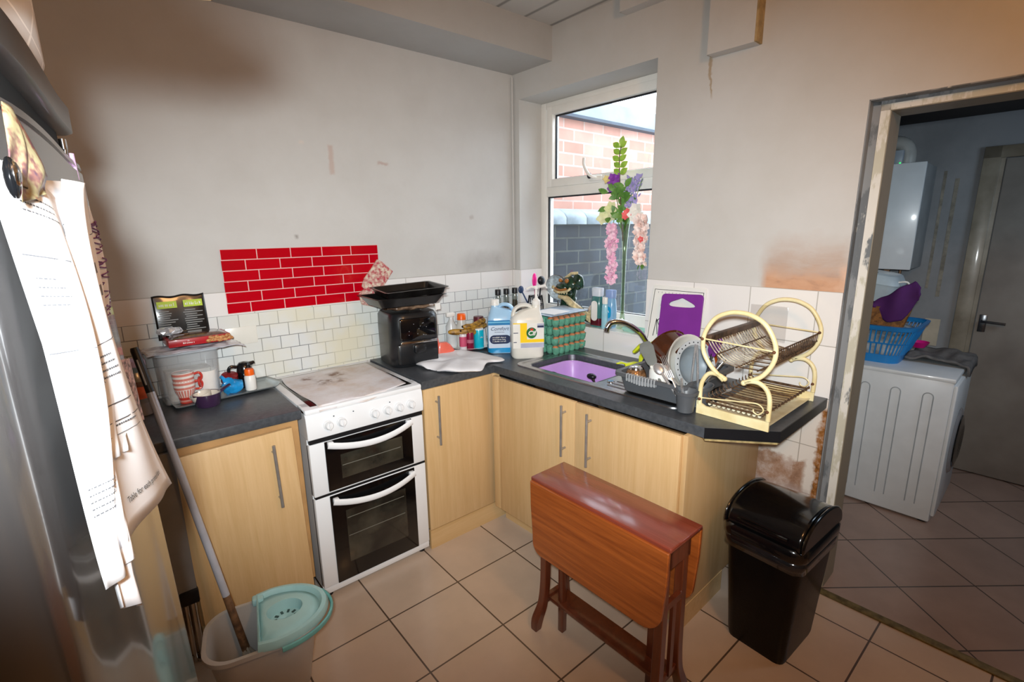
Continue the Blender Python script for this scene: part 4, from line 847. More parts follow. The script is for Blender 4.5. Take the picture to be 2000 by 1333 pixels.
b.obj('head', DG, t)
b = MB()
for i in range(14):
    u = i/13; y = .06-.16*u; z = .13-.085*u; b.tube([(-.035, y, z+.012), (-.047, y-.014, z-.012), (-.040, y-.020, z-.035)], [.009, .007, .002], 7)
b.tube(smoothpts([(-.045, .09, .135), (-.05, .04, .128), (-.045, -.0, .10), (-.035, -.05, .07), (-.03, -.10, .045)], 4), [.014]*4+[.018]*8+[.012]*5, 10); b.sph((-.02, -.115, .05), (.02, .03, .035), 12); b.obj('mane', CR, t)
b = MB(); b.sph((-.052, .035, .222), .013, 12); b.sph((-.045, .085, .222), .011, 12); b.tube(smoothpts([(-.06, .11, .18), (-.07, .07, .172), (-.06, .03, .18)], 4), .006, 8); b.obj('eye', BR, t)
b = MB(); b.tube(smoothpts([(-.062, .115, .168), (-.072, .08, .160), (-.062, .03, .168), (-.05, .01, .185)], 4), .0065, 8)
for i in range(6): b.sph((-.066+abs(i-2.5)*.003, .105-.015*i, .160), (.004, .005, .010), 6)
b.sph((-.066, .118, .185), .010, 10); b.tube([(-.03, .06, .235), (-.02, .03, .26), (0, .0, .262)], .008, 8); b.obj('teeth', CR, t)
t = thing('shell_ornament', 'pale pink shell ornament between the dragon and the green bottle', 'ornament', (.09, -.615, SZ), inB=True)
b = MB(); b.sph((0, 0, .06), (.025, .035, .06), 18); b.obj('shell', M('pale_pink_shell', '#e0c6b8', .35, vary=.1), t)
def sqbottle(nm, lab, loc, w, d, h, mat, capmat, liquid=None, lbl=None, rz=0):
    t = thing(nm, lab, 'bottle', loc, rz, True); b = MB(); b.loft([rr(w*.9, d*.9, .015, 0), rr(w, d, .018, .006), rr(w*1.02, d, .018, h*.5), rr(w*.85, d*.9, .018, h*.74), rr(w*.7, d*.7, .014, h*.80)]); b.obj('bottle', mat, t)
    b = MB(); b.loft([rr(w*.78, d*.85, .012, h*.79), rr(w*.84, d*.88, .012, h*.98), rr(w*.78, d*.8, .012, h)]); b.obj('cap', capmat, t)
    if liquid: MB().loft([rr(w*.93, d*.93, .015, .004), rr(w*1.03, d*1.02, .018, .012), rr(w*1.035, d*1.02, .018, h*.23)]).obj('liquid', liquid, t)
    if lbl: 
        b = MB(); b.loft([[Vector((-w*.53, p.x, p.y+h*.42)) for p in rr(*lbl[1], .02, 0)], [Vector((-w*.53-.0012, p.x, p.y+h*.42)) for p in rr(*lbl[1], .02, 0)]]); b.obj('label', lbl[0], t, sm=False)
    return t
sqbottle('washing_up_liquid', 'teal green bottle with dark red liquid and white oval label on the sill', (.045, -.690, SZ), .055, .075, .235, M('teal_clear_plastic', '#41807e', .2, coat=.4, alpha=.92), M('frosted_white_cap', '#d5dde6', .3), M('dark_red_liquid', '#5a1422', .15, coat=.4), (WHP, (.045, .12)))
t = sqbottle('blue_bottle', 'light blue bottle with cyan label beside the teal bottle on the sill', (.075, -.765, SZ), .055, .065, .225, M('light_blue_plastic', '#8cbfe8', .2, coat=.3, alpha=.93), M('powder_blue_cap', '#8fa8d8', .3), None, (M('cyan_label', '#17a3d6', .4), (.05, .07)))
text('LA', .020, 'lettering', WHP, t, (-.0315, 0, .10), rot=(pi/2, 0, -pi/2), bold=.0004)
t = sqbottle('white_bottle', 'slim white-capped bottle in front of the light blue one', (.030, -.757, SZ), .028, .04, .185, M('aqua_plastic', '#a8dcec', .2, coat=.3, alpha=.9), WHP)
t = thing('glass_dish', 'mint green glass soap dish lying at the right end of the sill', 'dish', (.07, -.955, SZ), inB=True)
b = MB(); b.loft([rr(.07, .15, .02, 0), rr(.085, .17, .02, .02), rr(.08, .165, .02, .02), rr(.066, .146, .02, .004)]); b.obj('dish_body', M('mint_glass', '#a9dccb', .08, coat=.6, alpha=.85), t)
# vase and flowers
VX, VY = .095, -.835
t = thing('vase', 'very tall slim green glass vase on the window sill holding flowers', 'vase', (VX, VY, SZ), inB=True)
pf = [(0, 0), (.032, 0), (.034, .006), (.022, .03), (.012, .08), (.010, .25), (.013, .45), (.022, .58), (.034, .66), (.036, .665), (.033, .663), (.020, .58), (.011, .45), (.008, .25), (.009, .085)]
VG = thin('green_vase_glass', (.80, .88, .76), .10, .04); MB().lathe(pf, 24).obj('glass', VG, t)
GRN = M('leaf_green', '#6f9a48', .5, c2='#4a7a30', vscale=30); GRL = M('leaf_light_green', '#a6cc4e', .5, c2='#82ad3c', vscale=30); STM = M('stem_brown', '#5a4636', .7)
PNK = M('petal_pink', '#f6d3e0', .6, c2='#eaa6c8', vscale=30); PPL = M('petal_purple', '#8e3fae', .6); CRM = M('petal_cream', '#f0ecc6', .6, c2='#dbe0a2'); LAV = M('petal_lavender', '#a59bd0', .6); COR = M('petal_coral', '#f06a6a', .6)
def leaf(b, p, d, L, wd, up=(0, 0, 1)):
    p = Vector(p); d = Vector(d).normalized(); s_ = d.cross(Vector(up)); s_ = s_.normalized() if s_.length > .01 else Vector((0, 1, 0)); n_ = s_.cross(d)
    pts = []
    for k, wk in ((0, .05), (.25, .8), (.5, 1), (.75, .7), (1, .03)):
        pts.append((p+d*L*k+n_*(.12*L*sin(pi*k)), wk*wd/2))
    V = []
    for c_, hw in pts: V.append([b.bm.verts.new(c_-s_*hw), b.bm.verts.new(c_+n_*(-.15*hw)), b.bm.verts.new(c_+s_*hw)])
    for i in range(4):
        for j in range(2): b.bm.faces.new((V[i][j], V[i][j+1], V[i+1][j+1], V[i+1][j]))
def blossom(b, p, r, n=5, d=None):
    d = Vector(d or (-1, -.2, .1)).normalized(); a = d.orthogonal().normalized(); c_ = d.cross(a)
    for k in range(n):
        t_ = 2*pi*k/n+random.random()*.5; v = (a*cos(t_)+c_*sin(t_)); leaf(b, Vector(p), v*.9+d*.35, r, r*.85, d)
def F(y, z, x=.08): return Vector((x-VX, y-VY, z-SZ))
random.seed(11)
def flower(nm, lab, fn):
    t = thing(nm, lab, 'flower', (VX, VY, SZ), inB=True, group='artificial flowers in the tall vase'); fn(t); return t
def f1(t):
    MB().tube(smoothpts([F(-.832, 1.55), F(-.815, 1.70), F(-.80, 1.85), F(-.79, 2.0), F(-.80, 2.06)], 4), .003, 6).obj('stem', STM, t)
    b = MB()
    for k, (y, z) in enumerate(((-.79, 2.055), (-.795, 2.02), (-.79, 1.985), (-.80, 1.95), (-.80, 1.915))):
        for s_ in (-1, 1): leaf(b, F(y, z), (-.1*s_, s_*.8, .55), .052, .034, (-1, -.5, .15))
    leaf(b, F(-.80, 2.06), (0, -.2, 1), .055, .034, (-1, -.5, .1)); b.obj('light_leaves', GRL, t)
    b = MB()
    for k in range(40): leaf(b, F(-.795+random.uniform(-.06, .05), 1.72+random.uniform(-.08, .13), .08+random.uniform(-.04, .04)), (random.uniform(-.5, .3), random.uniform(-1, .8), random.uniform(-.3, .9)), .060, .034, (-1, random.uniform(-.8, .3), random.uniform(-.4, .4)))
    b.obj('dark_leaves', GRN, t)
flower('leafy_spray', 'tallest green leafy spray rising from the vase to the top window', f1)
def f2(t):
    MB().tube([F(-.825, 1.60), F(-.79, 1.75), F(-.755, 1.87)], .0025, 6).obj('stem', GRN, t); b = MB()
    for k in range(7): blossom(b, F(-.76+random.uniform(-.03, .02), 1.885+random.uniform(-.05, .03), .06+random.uniform(-.02, .02)), .026, 5)
    b.obj('petals', PPL, t); b = MB(); blossom(b, F(-.735, 1.89, .05), .026); blossom(b, F(-.72, 1.895, .06), .022); b.obj('cream_petals', M('petal_yellow', '#ecd990', .6), t)
flower('purple_orchid', 'purple and yellow orchid bloom left of the leafy spray', f2)
def f3(t):
    for k in range(4): 
        MB().tube([F(-.835, 1.6), F(-.86-.012*k, 1.75), F(-.87-.025*k, 1.86+.02*(k % 2))], .002, 6).obj('stem', GRN, t)
    b = MB()
    for k in range(110):
        j = k % 4; u = random.random(); leaf(b, F(-.852-.018*j-.006*u*j, 1.72+.17*u, .08+random.uniform(-.015, .015)), (random.uniform(-.5, .5), random.uniform(-.7, .7), .9), .026, .012, (-1, -.4, .2))
    b.obj('petals', LAV, t)
flower('lavender_sprig', 'pale lavender sprigs leaning to the right of the vase', f3)
def f4(t):
    MB().tube(smoothpts([F(-.82, 1.62), F(-.79, 1.70), F(-.765, 1.67), F(-.77, 1.5), F(-.775, 1.30)], 5), .0025, 6).obj('stem', GRN, t); b = MB()
    for k in range(120):
        u = k/119; blossom(b, F(-.775+random.uniform(-.024, .024), 1.64-.33*u, .06+random.uniform(-.02, .02)), .021*(1-.25*u), 5, (-1, random.uniform(-.6, .6), random.uniform(-.4, .4)))
    b.obj('petals', PNK, t)
flower('wisteria_chain', 'pink hanging wisteria chain left of the vase neck', f4)
def f5(t):
    MB().tube(smoothpts([F(-.84, 1.64), F(-.90, 1.70), F(-.965, 1.66), F(-.975, 1.5)], 5), .0025, 6).obj('stem', GRN, t); b = MB()
    for k in range(110):
        u = k/109; blossom(b, F(-.968+random.uniform(-.028, .028), 1.68-.25*u, .05+random.uniform(-.02, .02)), .024*(1-.25*u), 5, (-1, random.uniform(-.6, .6), random.uniform(-.4, .4)))
    b.obj('petals', M('petal_white_pink', '#fbeee8', .6, c2='#f0c4b6', vscale=25), t); b = MB()
    for k in range(8): leaf(b, F(-.975, 1.43, .05), (random.uniform(-.5, .5), random.uniform(-1, 1), -.8), .04, .012)
    b.obj('tip_leaves', GRN, t); b = MB(); blossom(b, F(-.985, 1.56, .03), .02); b.obj('coral_petals', COR, t)
flower('wisteria_chain', 'white and peach hanging blossom chain at the right edge of the window', f5)
def f6(t):
    MB().tube([F(-.83, 1.6), F(-.79, 1.66), F(-.75, 1.70)], .0025, 6).obj('stem', GRN, t); b = MB()
    for (y, z) in ((-.735, 1.705), (-.765, 1.69), (-.715, 1.68), (-.77, 1.73)): blossom(b, F(y, z, .05), .045, 5)
    b.obj('petals', CRM, t)
flower('cream_blossom', 'cream and pale green blossom hanging left of the vase mouth', f6)
def f7(t):
    MB().tube([F(-.84, 1.62), F(-.87, 1.68)], .0025, 6).obj('stem', GRN, t); b = MB()
    for (y, z) in ((-.875, 1.69), (-.885, 1.70)): blossom(b, F(y, z, .045), .03, 6)
    b.obj('petals', COR, t); b = MB()
    for (y, z) in ((-.935, 1.72), (-.95, 1.68), (-.92, 1.69)): blossom(b, F(y, z, .05), .04, 5)
    b.obj('white_petals', M('petal_white', '#f2efe6', .6), t)
flower('coral_blossom', 'small coral pink blossom beside white petals, right of the vase mouth', f7)

# ------------------------------------------------------------------ chopping boards against the tiles (wall B frame)
def leanboard(nm, lab, loc, w, h, th, mat, lean, tilt=0, r=.02, hole=None):
    t = thing(nm, lab, 'chopping board', inB=True, loc=loc, rot=(0, 0, 0)); t.rotation_euler = (Matrix.Rotation(ANG, 4, 'Z') @ Matrix.Rotation(radians(lean), 4, 'Y') @ Matrix.Rotation(radians(tilt), 4, 'X')).to_euler()
    outer = [Vector((0, -p.x, p.y+h/2)) for p in rr(w, h, r, 0, 5)]
    b = MB()
    if hole:
        n = len(outer); hl = smoothpts([Vector((0, -y, z)) for y, z in hole], 3, True); 
        # outer ring resampled to the angle of each hole point
        c_ = sum(hl, Vector())/len(hl); seg = []
        for q in hl:
            d = (q-c_); best = max((1e9, q), key=lambda a: 0)
            tt = 1e9
            for i in range(n):
                a_, b_ = outer[i], outer[(i+1) % n]; e_ = b_-a_; den = d.y*e_.z-d.z*e_.y
                if abs(den) < 1e-12: continue
                s_ = ((a_.y-c_.y)*e_.z-(a_.z-c_.z)*e_.y)/den; u_ = ((a_.y-c_.y)*d.z-(a_.z-c_.z)*d.y)/den
                if s_ > 0 and -1e-6 <= u_ <= 1+1e-6 and s_ < tt: tt = s_
            seg.append(c_+d*tt)
        # insert board corners by adding the outline points nearest in angle
        pts = [(atan2((q-c_).z, (q-c_).y), q, s_) for q, s_ in zip(hl, seg)]
        for q in outer:
            a = atan2((q-c_).z, (q-c_).y); best = None
            tt = 1e9; d = (q-c_)
            for i in range(len(hl)):
                a_, b_ = hl[i], hl[(i+1) % len(hl)]; e_ = b_-a_; den = d.y*e_.z-d.z*e_.y
                if abs(den) < 1e-12: continue
                s_ = ((a_.y-c_.y)*e_.z-(a_.z-c_.z)*e_.y)/den; u_ = ((a_.y-c_.y)*d.z-(a_.z-c_.z)*d.y)/den
                if s_ > 0 and -1e-6 <= u_ <= 1+1e-6 and s_ < tt: tt = s_
            pts.append((a, c_+d*tt, q))
        pts.sort(key=lambda k: k[0]); X = Vector((-th, 0, 0))
        b.loft([[p[1] for p in pts], [p[2] for p in pts], [p[2]+X for p in pts], [p[1]+X for p in pts], [p[1] for p in pts]], cap=False)
    else: b.prism(outer, (-th, 0, 0))
    b.obj('board', mat, t, bev=.0012, ang=30); return t
t = leanboard('chopping_board', 'white chopping board with a thin black border line leaning behind the purple one', (-.090, -1.250, W), .29, .425, .008, M('white_board', '#e9e9e3', .35, vary=.03), 11.5, 0, .01)
b = MB()
for (y0, y1, z0, z1) in ((-.135, .135, .402, .4045), (-.135, -.1325, .02, .4045), (.1325, .135, .02, .4045)): b.box((-.0086, y0, z0), (-.008, y1, z1))
for i in range(12): b.box((-.0085, -.11+.02*i, .385), (-.008, -.1085+.02*i, .392))
for i in range(7): b.box((-.0086, .088, .32+.004*i), (-.008, .084, .322+.004*i))
for k, (y0, z0, y1, z1) in enumerate(((.098, .25, .082, .17), (.098, .25, .068, .20), (.098, .25, .105, .16), (.075, .26, .095, .24))): b.tube([(-.0082, y0, z0), (-.0082, y1, z1)], .002, 4)
b.tube([(-.0082, -.04, .12), (-.0082, .02, .16), (-.0082, .04, .14)], .002, 5); b.obj('black_markings', BLKP, t, sm=False)
leanboard('chopping_board', 'purple plastic chopping board with a hand slot leaning on the white board', (-.125, -1.312, W), .222, .395, .008, M('purple_plastic', '#7d2f93', .38, vary=.05), 11.5, -3, .02,
          hole=[(-.062, .352), (-.02, .368), (0, .375), (.02, .368), (.066, .345), (.066, .332), (.0, .330), (-.060, .335)])

# ------------------------------------------------------------------ dark grey dish rack and what stands in it
D = thing('dish_drainer', 'dark grey plastic dish drainer with a round cutlery cup, standing over the sink drainer', 'dish rack', (-.345, -1.440, W+.010), inB=True)
b = MB(); w0, d0 = .44, .325
b.loft([rr(w0-.05, d0-.05, .02, .004), rr(w0-.05, d0-.05, .02, 0), rr(w0-.012, d0-.012, .03, .078), rr(w0+.016, d0+.016, .035, .080), rr(w0+.018, d0+.018, .035, .070), rr(w0+.022, d0+.022, .036, .070), rr(w0+.020, d0+.020, .035, .085), rr(w0-.018, d0-.018, .03, .084), rr(w0-.056, d0-.056, .02, .005), rr(w0-.06, d0-.06, .02, .004)], cap=True); b.obj('basket', GREYP, D)
b = MB()
for i in range(11): b.box((-.236+.001*abs(i-5), .10-.0135*i, .050+.0012*abs(i-5)), (-.214, .093-.0135*i, .088), bev=.001)
b.obj('front_slots', M('pale_slot', '#a4a8ab', .4), D, sm=False)
for (cx, cy, nm) in ((-.238, -.185, 0), (-.135, -.190, 1)):
    b = MB(); b.lathe([(0, .002), (.031, .002), (.038, .070), (.046, .073), (.048, .086), (.044, .086), (.036, .072), (.028, .008), (0, .008)], 24, c=(cx, cy, -.004), sx=1 if nm == 0 else 1.3); b.obj('cutlery_cup', GREYP, D)
b = MB()
for j in range(6): b.tube([(-.15+.06*j, -.13, .012), (-.15+.06*j, .13, .012)], .003, 6)
b.obj('base_ribs', GREYP, D)
DZ0 = W+.022
AMB = M('brown_amber_glass', '#4a2410', .06, coat=.8, vary=.4, vscale=6, c2='#2a1208'); AMBH = M('amber_highlight_glass', '#a34a10', .06, coat=.8, vary=.3, vscale=10)
t = thing('glass_saucepan', 'brown amber glass saucepan lying on its side in the drainer', 'saucepan', (-.270, -1.385, DZ0+.10), inB=True, rot=(radians(-68), radians(-15), radians(-28)))
MB().lathe([(0, -.05), (.085, -.05), (.100, -.035), (.105, .055), (.112, .060), (.108, .064), (.100, .058), (.095, -.030), (.08, -.042), (0, -.042)], 36).obj('pan', AMB, t)
MB().tube(smoothpts([(.10, 0, .045), (.15, 0, .05), (.20, 0, .04), (.25, 0, .03)], 4), .018, 10, sq=(.7, 1)).obj('handle', AMB, t)
t = thing('domed_cover', 'brown amber glass lid leaning at the back of the drainer', 'lid', (-.19, -1.455, DZ0+.075), inB=True, rot=(radians(15), radians(-68), radians(-20)))
MB().lathe([(.10, 0), (.105, .004), (.09, .022), (.05, .038), (.015, .042), (.018, .06), (0, .062)], 32).obj('dome', AMBH, t, solid=.003)
def face(t, n):
    q = Vector((0, 0, 1)).rotation_difference(Vector(n).normalized()).to_matrix().to_4x4(); t.rotation_euler = (Matrix.Rotation(ANG, 4, 'Z') @ q).to_euler()
WCH = M('white_melamine', '#dcdad2', .28, coat=.3, vary=.08, vscale=6)
t = thing('bowl', 'large white mixing bowl tipped on its edge behind the cutlery', 'bowl', (-.345, -1.505, DZ0+.112), inB=True); face(t, (-.25, -.93, .28))
MB().lathe([(0, -.075), (.05, -.072), (.095, -.045), (.118, .0), (.124, .002), (.124, .008), (.114, .004), (.088, -.040), (.045, -.063), (0, -.066)], 40).obj('bowl_body', WCH, t)
t = thing('colander', 'grey-rimmed white plastic colander nested against the white bowl', 'colander', (-.352, -1.532, DZ0+.107), inB=True); face(t, (-.30, -.92, .26))
MB().lathe([(0, -.052), (.045, -.048), (.08, -.02), (.092, 0), (.110, .004), (.110, .009), (.088, .006), (.074, -.016), (.04, -.040), (0, -.043)], 36).obj('bowl_body', M('pale_grey_plastic', '#c2c9cc', .35), t)
MB().lathe([(.0, -.0415), (.039, -.0385), (.0725, -.0155), (.080, -.004)], 30).obj('inner_face', M('blue_grey_plastic', '#8f9ba3', .4), t)
b = MB()
for i in range(26): a = 2*pi*i/26; b.sph((.099*cos(a), .099*sin(a), .008), (.0035, .0035, .002), 6)
b.obj('rim_holes', BLKP, t)
t = thing('mug', 'white mug upside down near the front of the drainer with suds on it', 'mug', (-.480, -1.440, DZ0+.030), inB=True, rz=.3)
MB().lathe([(.036, 0), (.041, .002), (.040, .06), (.034, .074), (.0, .076)], 28).obj('cup', WHP, t)
b = MB(); random.seed(8)
for i in range(26): b.sph((random.uniform(-.03, .03), random.uniform(-.03, .03), .076+random.uniform(0, .008)), random.uniform(.004, .009), 8)
b.obj('suds', M('soap_suds', '#e6e4dc', .6), t)
t = thing('ribbed_glass', 'copper ribbed tumbler upside down with a shiny base at the drainer front', 'glass', (-.500, -1.340, DZ0+.030), inB=True)
b = MB(); rg = []
for (r, z) in ((.044, 0), (.042, .03), (.034, .05), (.028, .054)): rg.append([Vector(((r+.0025*(k % 2))*cos(2*pi*k/40), (r+.0025*(k % 2))*sin(2*pi*k/40), z)) for k in range(40)])
b.loft(rg).obj('tumbler', M('copper_ribbed', '#b98a60', .2, metal=.6, vary=.3, vscale=50), t)
MB().lathe([(0, .066), (.022, .066), (.031, .060), (.033, .053), (.028, .051)], 28).obj('base', CHROME, t)
CUT = M('cutlery_steel', '#d4d5d8', .22, metal=.75, vary=.05, vscale=30)
def cutlery(nm, lab, base, top, kind, mat=CUT, r=.0035, headrot=None):
    t = thing(nm, lab, {'fork': 'fork', 'spoon': 'spoon', 'knife': 'knife', 'spatula': 'utensil', 'tongs': 'utensil'}[kind], base, inB=True)
    v = Vector(top)-Vector(base); L = v.length; q = Vector((0, 0, 1)).rotation_difference(v).to_matrix().to_4x4(); rz_ = Matrix.Rotation(ANG, 4, 'Z'); t.rotation_euler = (rz_ @ q @ Matrix.Rotation(radians(headrot or 0), 4, 'Z')).to_euler()
    if kind == 'fork':
        MB().tube([(0, 0, 0), (0, 0, L*.75)], [.004, .0025], 8, sq=(1.4, .6)).obj('handle', mat, t)
        b = MB(); b.tube([(0, 0, L*.73), (0, .003, L*.80)], [.003, .010], 8, sq=(1.3, .3)); 
        for k in range(4): b.tube([(-.0105+.007*k, .003, L*.79), (-.0105+.007*k, .001, L)], [.0022, .001], 5)
        b.obj('tines', mat, t)
    elif kind == 'spoon':
        MB().tube([(0, 0, 0), (0, 0, L*.78)], [.0045, .003], 8, sq=(1.4, .6)).obj('handle', mat, t); MB().sph((0, .003, L*.88), (.020, .006, L*.13 if L < .3 else .04), 16).obj('bowl', mat, t)
    elif kind == 'knife':
        MB().tube([(0, 0, 0), (0, 0, L*.4)], [.007, .006], 8, sq=(1.3, .7)).obj('handle', BLKP, t); MB().box((-.009, -.0008, L*.4), (.009, .0008, L), bev=.0006).obj('blade', mat, t)
    elif kind == 'spatula':
        MB().tube([(0, 0, 0), (0, 0, L*.5)], [.007, .006], 8).obj('handle', mat, t)
        b = MB(); b.loft([rr(.018, .006, .003, L*.48), rr(.045, .006, .003, L*.60), rr(.062, .004, .002, L*.88), rr(.045, .003, .001, L*.98), rr(.02, .002, .001, L)]); b.obj('blade', mat, t)
    elif kind == 'tongs':
        for s_ in (-1, 1): MB().tube(smoothpts([(s_*.004, 0, L), (s_*.016, 0, L*.6), (s_*.022, 0, L*.2), (s_*.010, 0, 0)], 4), .006, 8, sq=(1.3, .4)).obj('arm', mat, t)
    return t
CB = (-.583, -1.625, W+.018)
GSP = M('grey_nylon', '#6f7370', .5)
cutlery('spatula', 'broad grey nylon turner leaning out to the left of the drainer', (-.525, -1.500, DZ0+.012), (-.47, -1.355, DZ0+.20), 'spatula', GSP, headrot=-60)
cutlery('spoon', 'large shiny serving spoon leaning left in the cutlery cup', (-.578, -1.62, W+.02), (-.56, -1.47, W+.165), 'spoon', headrot=-50)
cutlery('fork', 'fork with tines up, leaning left in front of the white bowl', (-.568, -1.61, W+.02), (-.515, -1.475, W+.190), 'fork', headrot=-40)
cutlery('fork', 'second fork lower in the cutlery cup, left of the steel tongs', (-.585, -1.625, W+.02), (-.57, -1.535, W+.150), 'fork', headrot=-40)
cutlery('knife', 'black handled knife standing blade up in the cutlery cup', (-.592, -1.622, W+.02), (-.58, -1.60, W+.135), 'knife')
cutlery('tongs', 'steel tongs standing upright at the right of the white bowl', (-.47, -1.60, W+.03), (-.45, -1.585, W+.245), 'tongs', headrot=60)
cutlery('spoon', 'steel ladle handle leaning right beside the tongs', (-.44, -1.615, W+.03), (-.36, -1.66, W+.235), 'spoon')
cutlery('knife', 'long bladed knife leaning right behind the cream rack', (-.50, -1.61, W+.04), (-.43, -1.70, W+.20), 'knife')
cutlery('fork', 'small fork lying low in the back cutlery cup', (-.455, -1.655, W+.03), (-.40, -1.72, W+.075), 'fork')
t = thing('slotted_spoon', 'purple slotted plastic spoon sticking up behind the wire rack', 'utensil', (-.40, -1.60, W+.05), inB=True, rot=(radians(18), radians(8), radians(60)))
MB().tube([(0, 0, 0), (0, 0, .15)], .006, 8).obj('handle', M('black_nylon', '#202024', .5), t)
b = MB(); b.loft([rr(.03, .008, .003, .14), rr(.07, .01, .004, .165), rr(.078, .009, .004, .20), rr(.06, .006, .003, .235), rr(.02, .004, .002, .245)]); b.obj('head', M('purple_nylon', '#7b2a8c', .4), t)
t = thing('rubber_gloves', 'lime yellow rubber gloves draped behind the tap', 'gloves', (-.145, -1.165, W+.012), inB=True)
YG = M('lime_rubber', '#dbe72a', .45, vary=.1)
b = MB()
for (p0, p1, r0) in (((-.02, .06, .07), (-.01, -.01, .125), .03), ((-.01, -.01, .11), (.0, -.07, .135), .024), ((0, -.06, .13), (-.02, -.085, .155), .014), ((-.11, .055, .015), (-.04, -.02, .02), .024), ((-.10, .05, .02), (-.15, .075, .028), .013), ((-.06, -.01, .02), (-.02, .0, .08), .018)): b.tube([p0, ((p0[0]+p1[0])/2, (p0[1]+p1[1])/2+.004, (p0[2]+p1[2])/2+.006), p1], [r0*.8, r0, r0*.6], 9, sq=(.45, 1))
b.obj('rubber', YG, t)
t = thing('dish_brush', 'navy blue round dish brush tucked beside the yellow gloves', 'brush', (-.20, -1.185, W+.014), inB=True, rot=(radians(30), radians(-20), 0))
MB().sph((0, 0, .055), (.03, .022, .03), 14).obj('head', M('navy_plastic', '#2c2a5c', .35), t); b = MB()
for i in range(5): b.tube([(.012*cos(i), .012*sin(i), .07), (.03*cos(i*1.3), .03*sin(i*1.3), .12)], .0025, 5)
b.obj('bristle', BLKP, t)
t = thing('whisk', 'thin black wire loops poking up behind the lime gloves', 'utensil', (-.07, -1.225, W+.02), inB=True)
b = MB(); b.tube([(0, 0, 0), (0, .0, .155)], .002, 5); b.tube(smoothpts([(0, -.015, 0), (0, -.02, .10), (0, -.03, .14), (0, -.045, .145), (0, -.05, .13)], 4), .002, 5); b.obj('wire', BLKP, t)

# ------------------------------------------------------------------ cream two-tier rack
Rk = thing('dish_rack', 'cream coated two-tier wire dish rack with looped ends and rusty shelves, at the worktop corner', 'dish rack', (0, 0, 0), inB=True)
def endframe(x, nm):
    f = MB(); yc, zc, R = -1.791, 1.195, .1295
    circ = [(x, yc+R*cos(a)*1.0, zc+R*sin(a)*.97) for a in [radians(235-360*0+ -1*k*9.6) for k in range(0, 31)]]
    # start lower left (towards +y), over the top, to lower right, crossing to the curls
    L = [(x, -1.752, 1.066), (x, -1.735, 1.074)]
    pts = [(x, -1.752, 1.062), (x, -1.727, 1.082), (x, -1.697, 1.110), (x, -1.670, 1.150), (x, -1.662, 1.19), (x, -1.668, 1.235), (x, -1.700, 1.288), (x, -1.745, 1.314), (x, -1.79, 1.321), (x, -1.835, 1.314), (x, -1.880, 1.288), (x, -1.913, 1.235), (x, -1.921, 1.19), (x, -1.912, 1.150), (x, -1.887, 1.110), (x, -1.857, 1.088), (x, -1.828, 1.072)]
    f.tube(smoothpts(pts, 5), .0085, 10)
    for s_, yl in ((1, -1.666), (-1, -1.918)):
        ya = -1.750 if s_ == 1 else -1.828
        f.tube(smoothpts([(x, ya-.004*s_, 1.070), (x, ya+.020*s_, 1.080), (x, ya+.052*s_, 1.079), (x, yl-.012*s_, 1.058), (x, yl, 1.02), (x, yl, .95)], 5), .0085, 10)
        f.sph((x, ya-.004*s_, 1.069), .0105, 10)
    fo = f.obj('end_frame', CREAM, Rk)
    b = MB(); b.prism([(x-.004, -1.655, W+.001), (x-.004, -1.924, W+.001), (x-.004, -1.924, .948), (x-.004, -1.80, .944), (x-.004, -1.69, .946), (x-.004, -1.655, .962)], (.008, 0, 0)); b.obj('foot_plate', CREAM, Rk, sm=False)
    MB().tube([(x, -1.662, 1.208), (x, -1.918, 1.200)], .0028, 8).obj('cross_wire', CREAM, Rk); b = MB(); b.tube(smoothpts([(x, -1.668, .975), (x, -1.74, .985), (x, -1.83, .998), (x, -1.88, 1.003), (x, -1.900, .985), (x, -1.885, .965), (x, -1.868, .970), (x, -1.866, .980)], 4), .0026, 8); b.obj('scroll_wire', CREAM, Rk)
    b = MB()
    for (y, z) in ((-1.662, 1.208), (-1.918, 1.200), (-1.668, .972), (-1.916, .985)): b.sph((x-.009, y, z), .0062, 10)
    b.obj('rivets', M('rust_brown', '#6b4228', .6, vary=.2, vscale=60), Rk)
endframe(-.55, 'f'); endframe(-.09, 'b')
# lower shelf
b = MB(); y0, y1 = -1.690, -1.900
for y in (y0, y1): b.tube([(-.545, y, .966), (-.095, y, .966)], .003, 8)
for x in (-.545, -.40, -.25, -.095): b.tube([(x, y0, .962), (x, y1, .962)], .003, 8)
for i in range(15):
    x = -.53+i*.0305; b.tube(smoothpts([(x, y0+.016, .985), (x, y0, .964), (x, -1.80, .960), (x, y1, .964), (x, y1-.004, .975)], 3), .0022, 6)
b.obj('lower_shelf', RUST, Rk)
b = MB()
for i in range(11): b.cyl((-.540, -1.700-.0185*i, .955), (-.510, -1.700-.0185*i, .955), .006, n=8)
b.obj('plastic_clips', M('ivory_clip', '#e9e3c8', .4), Rk)
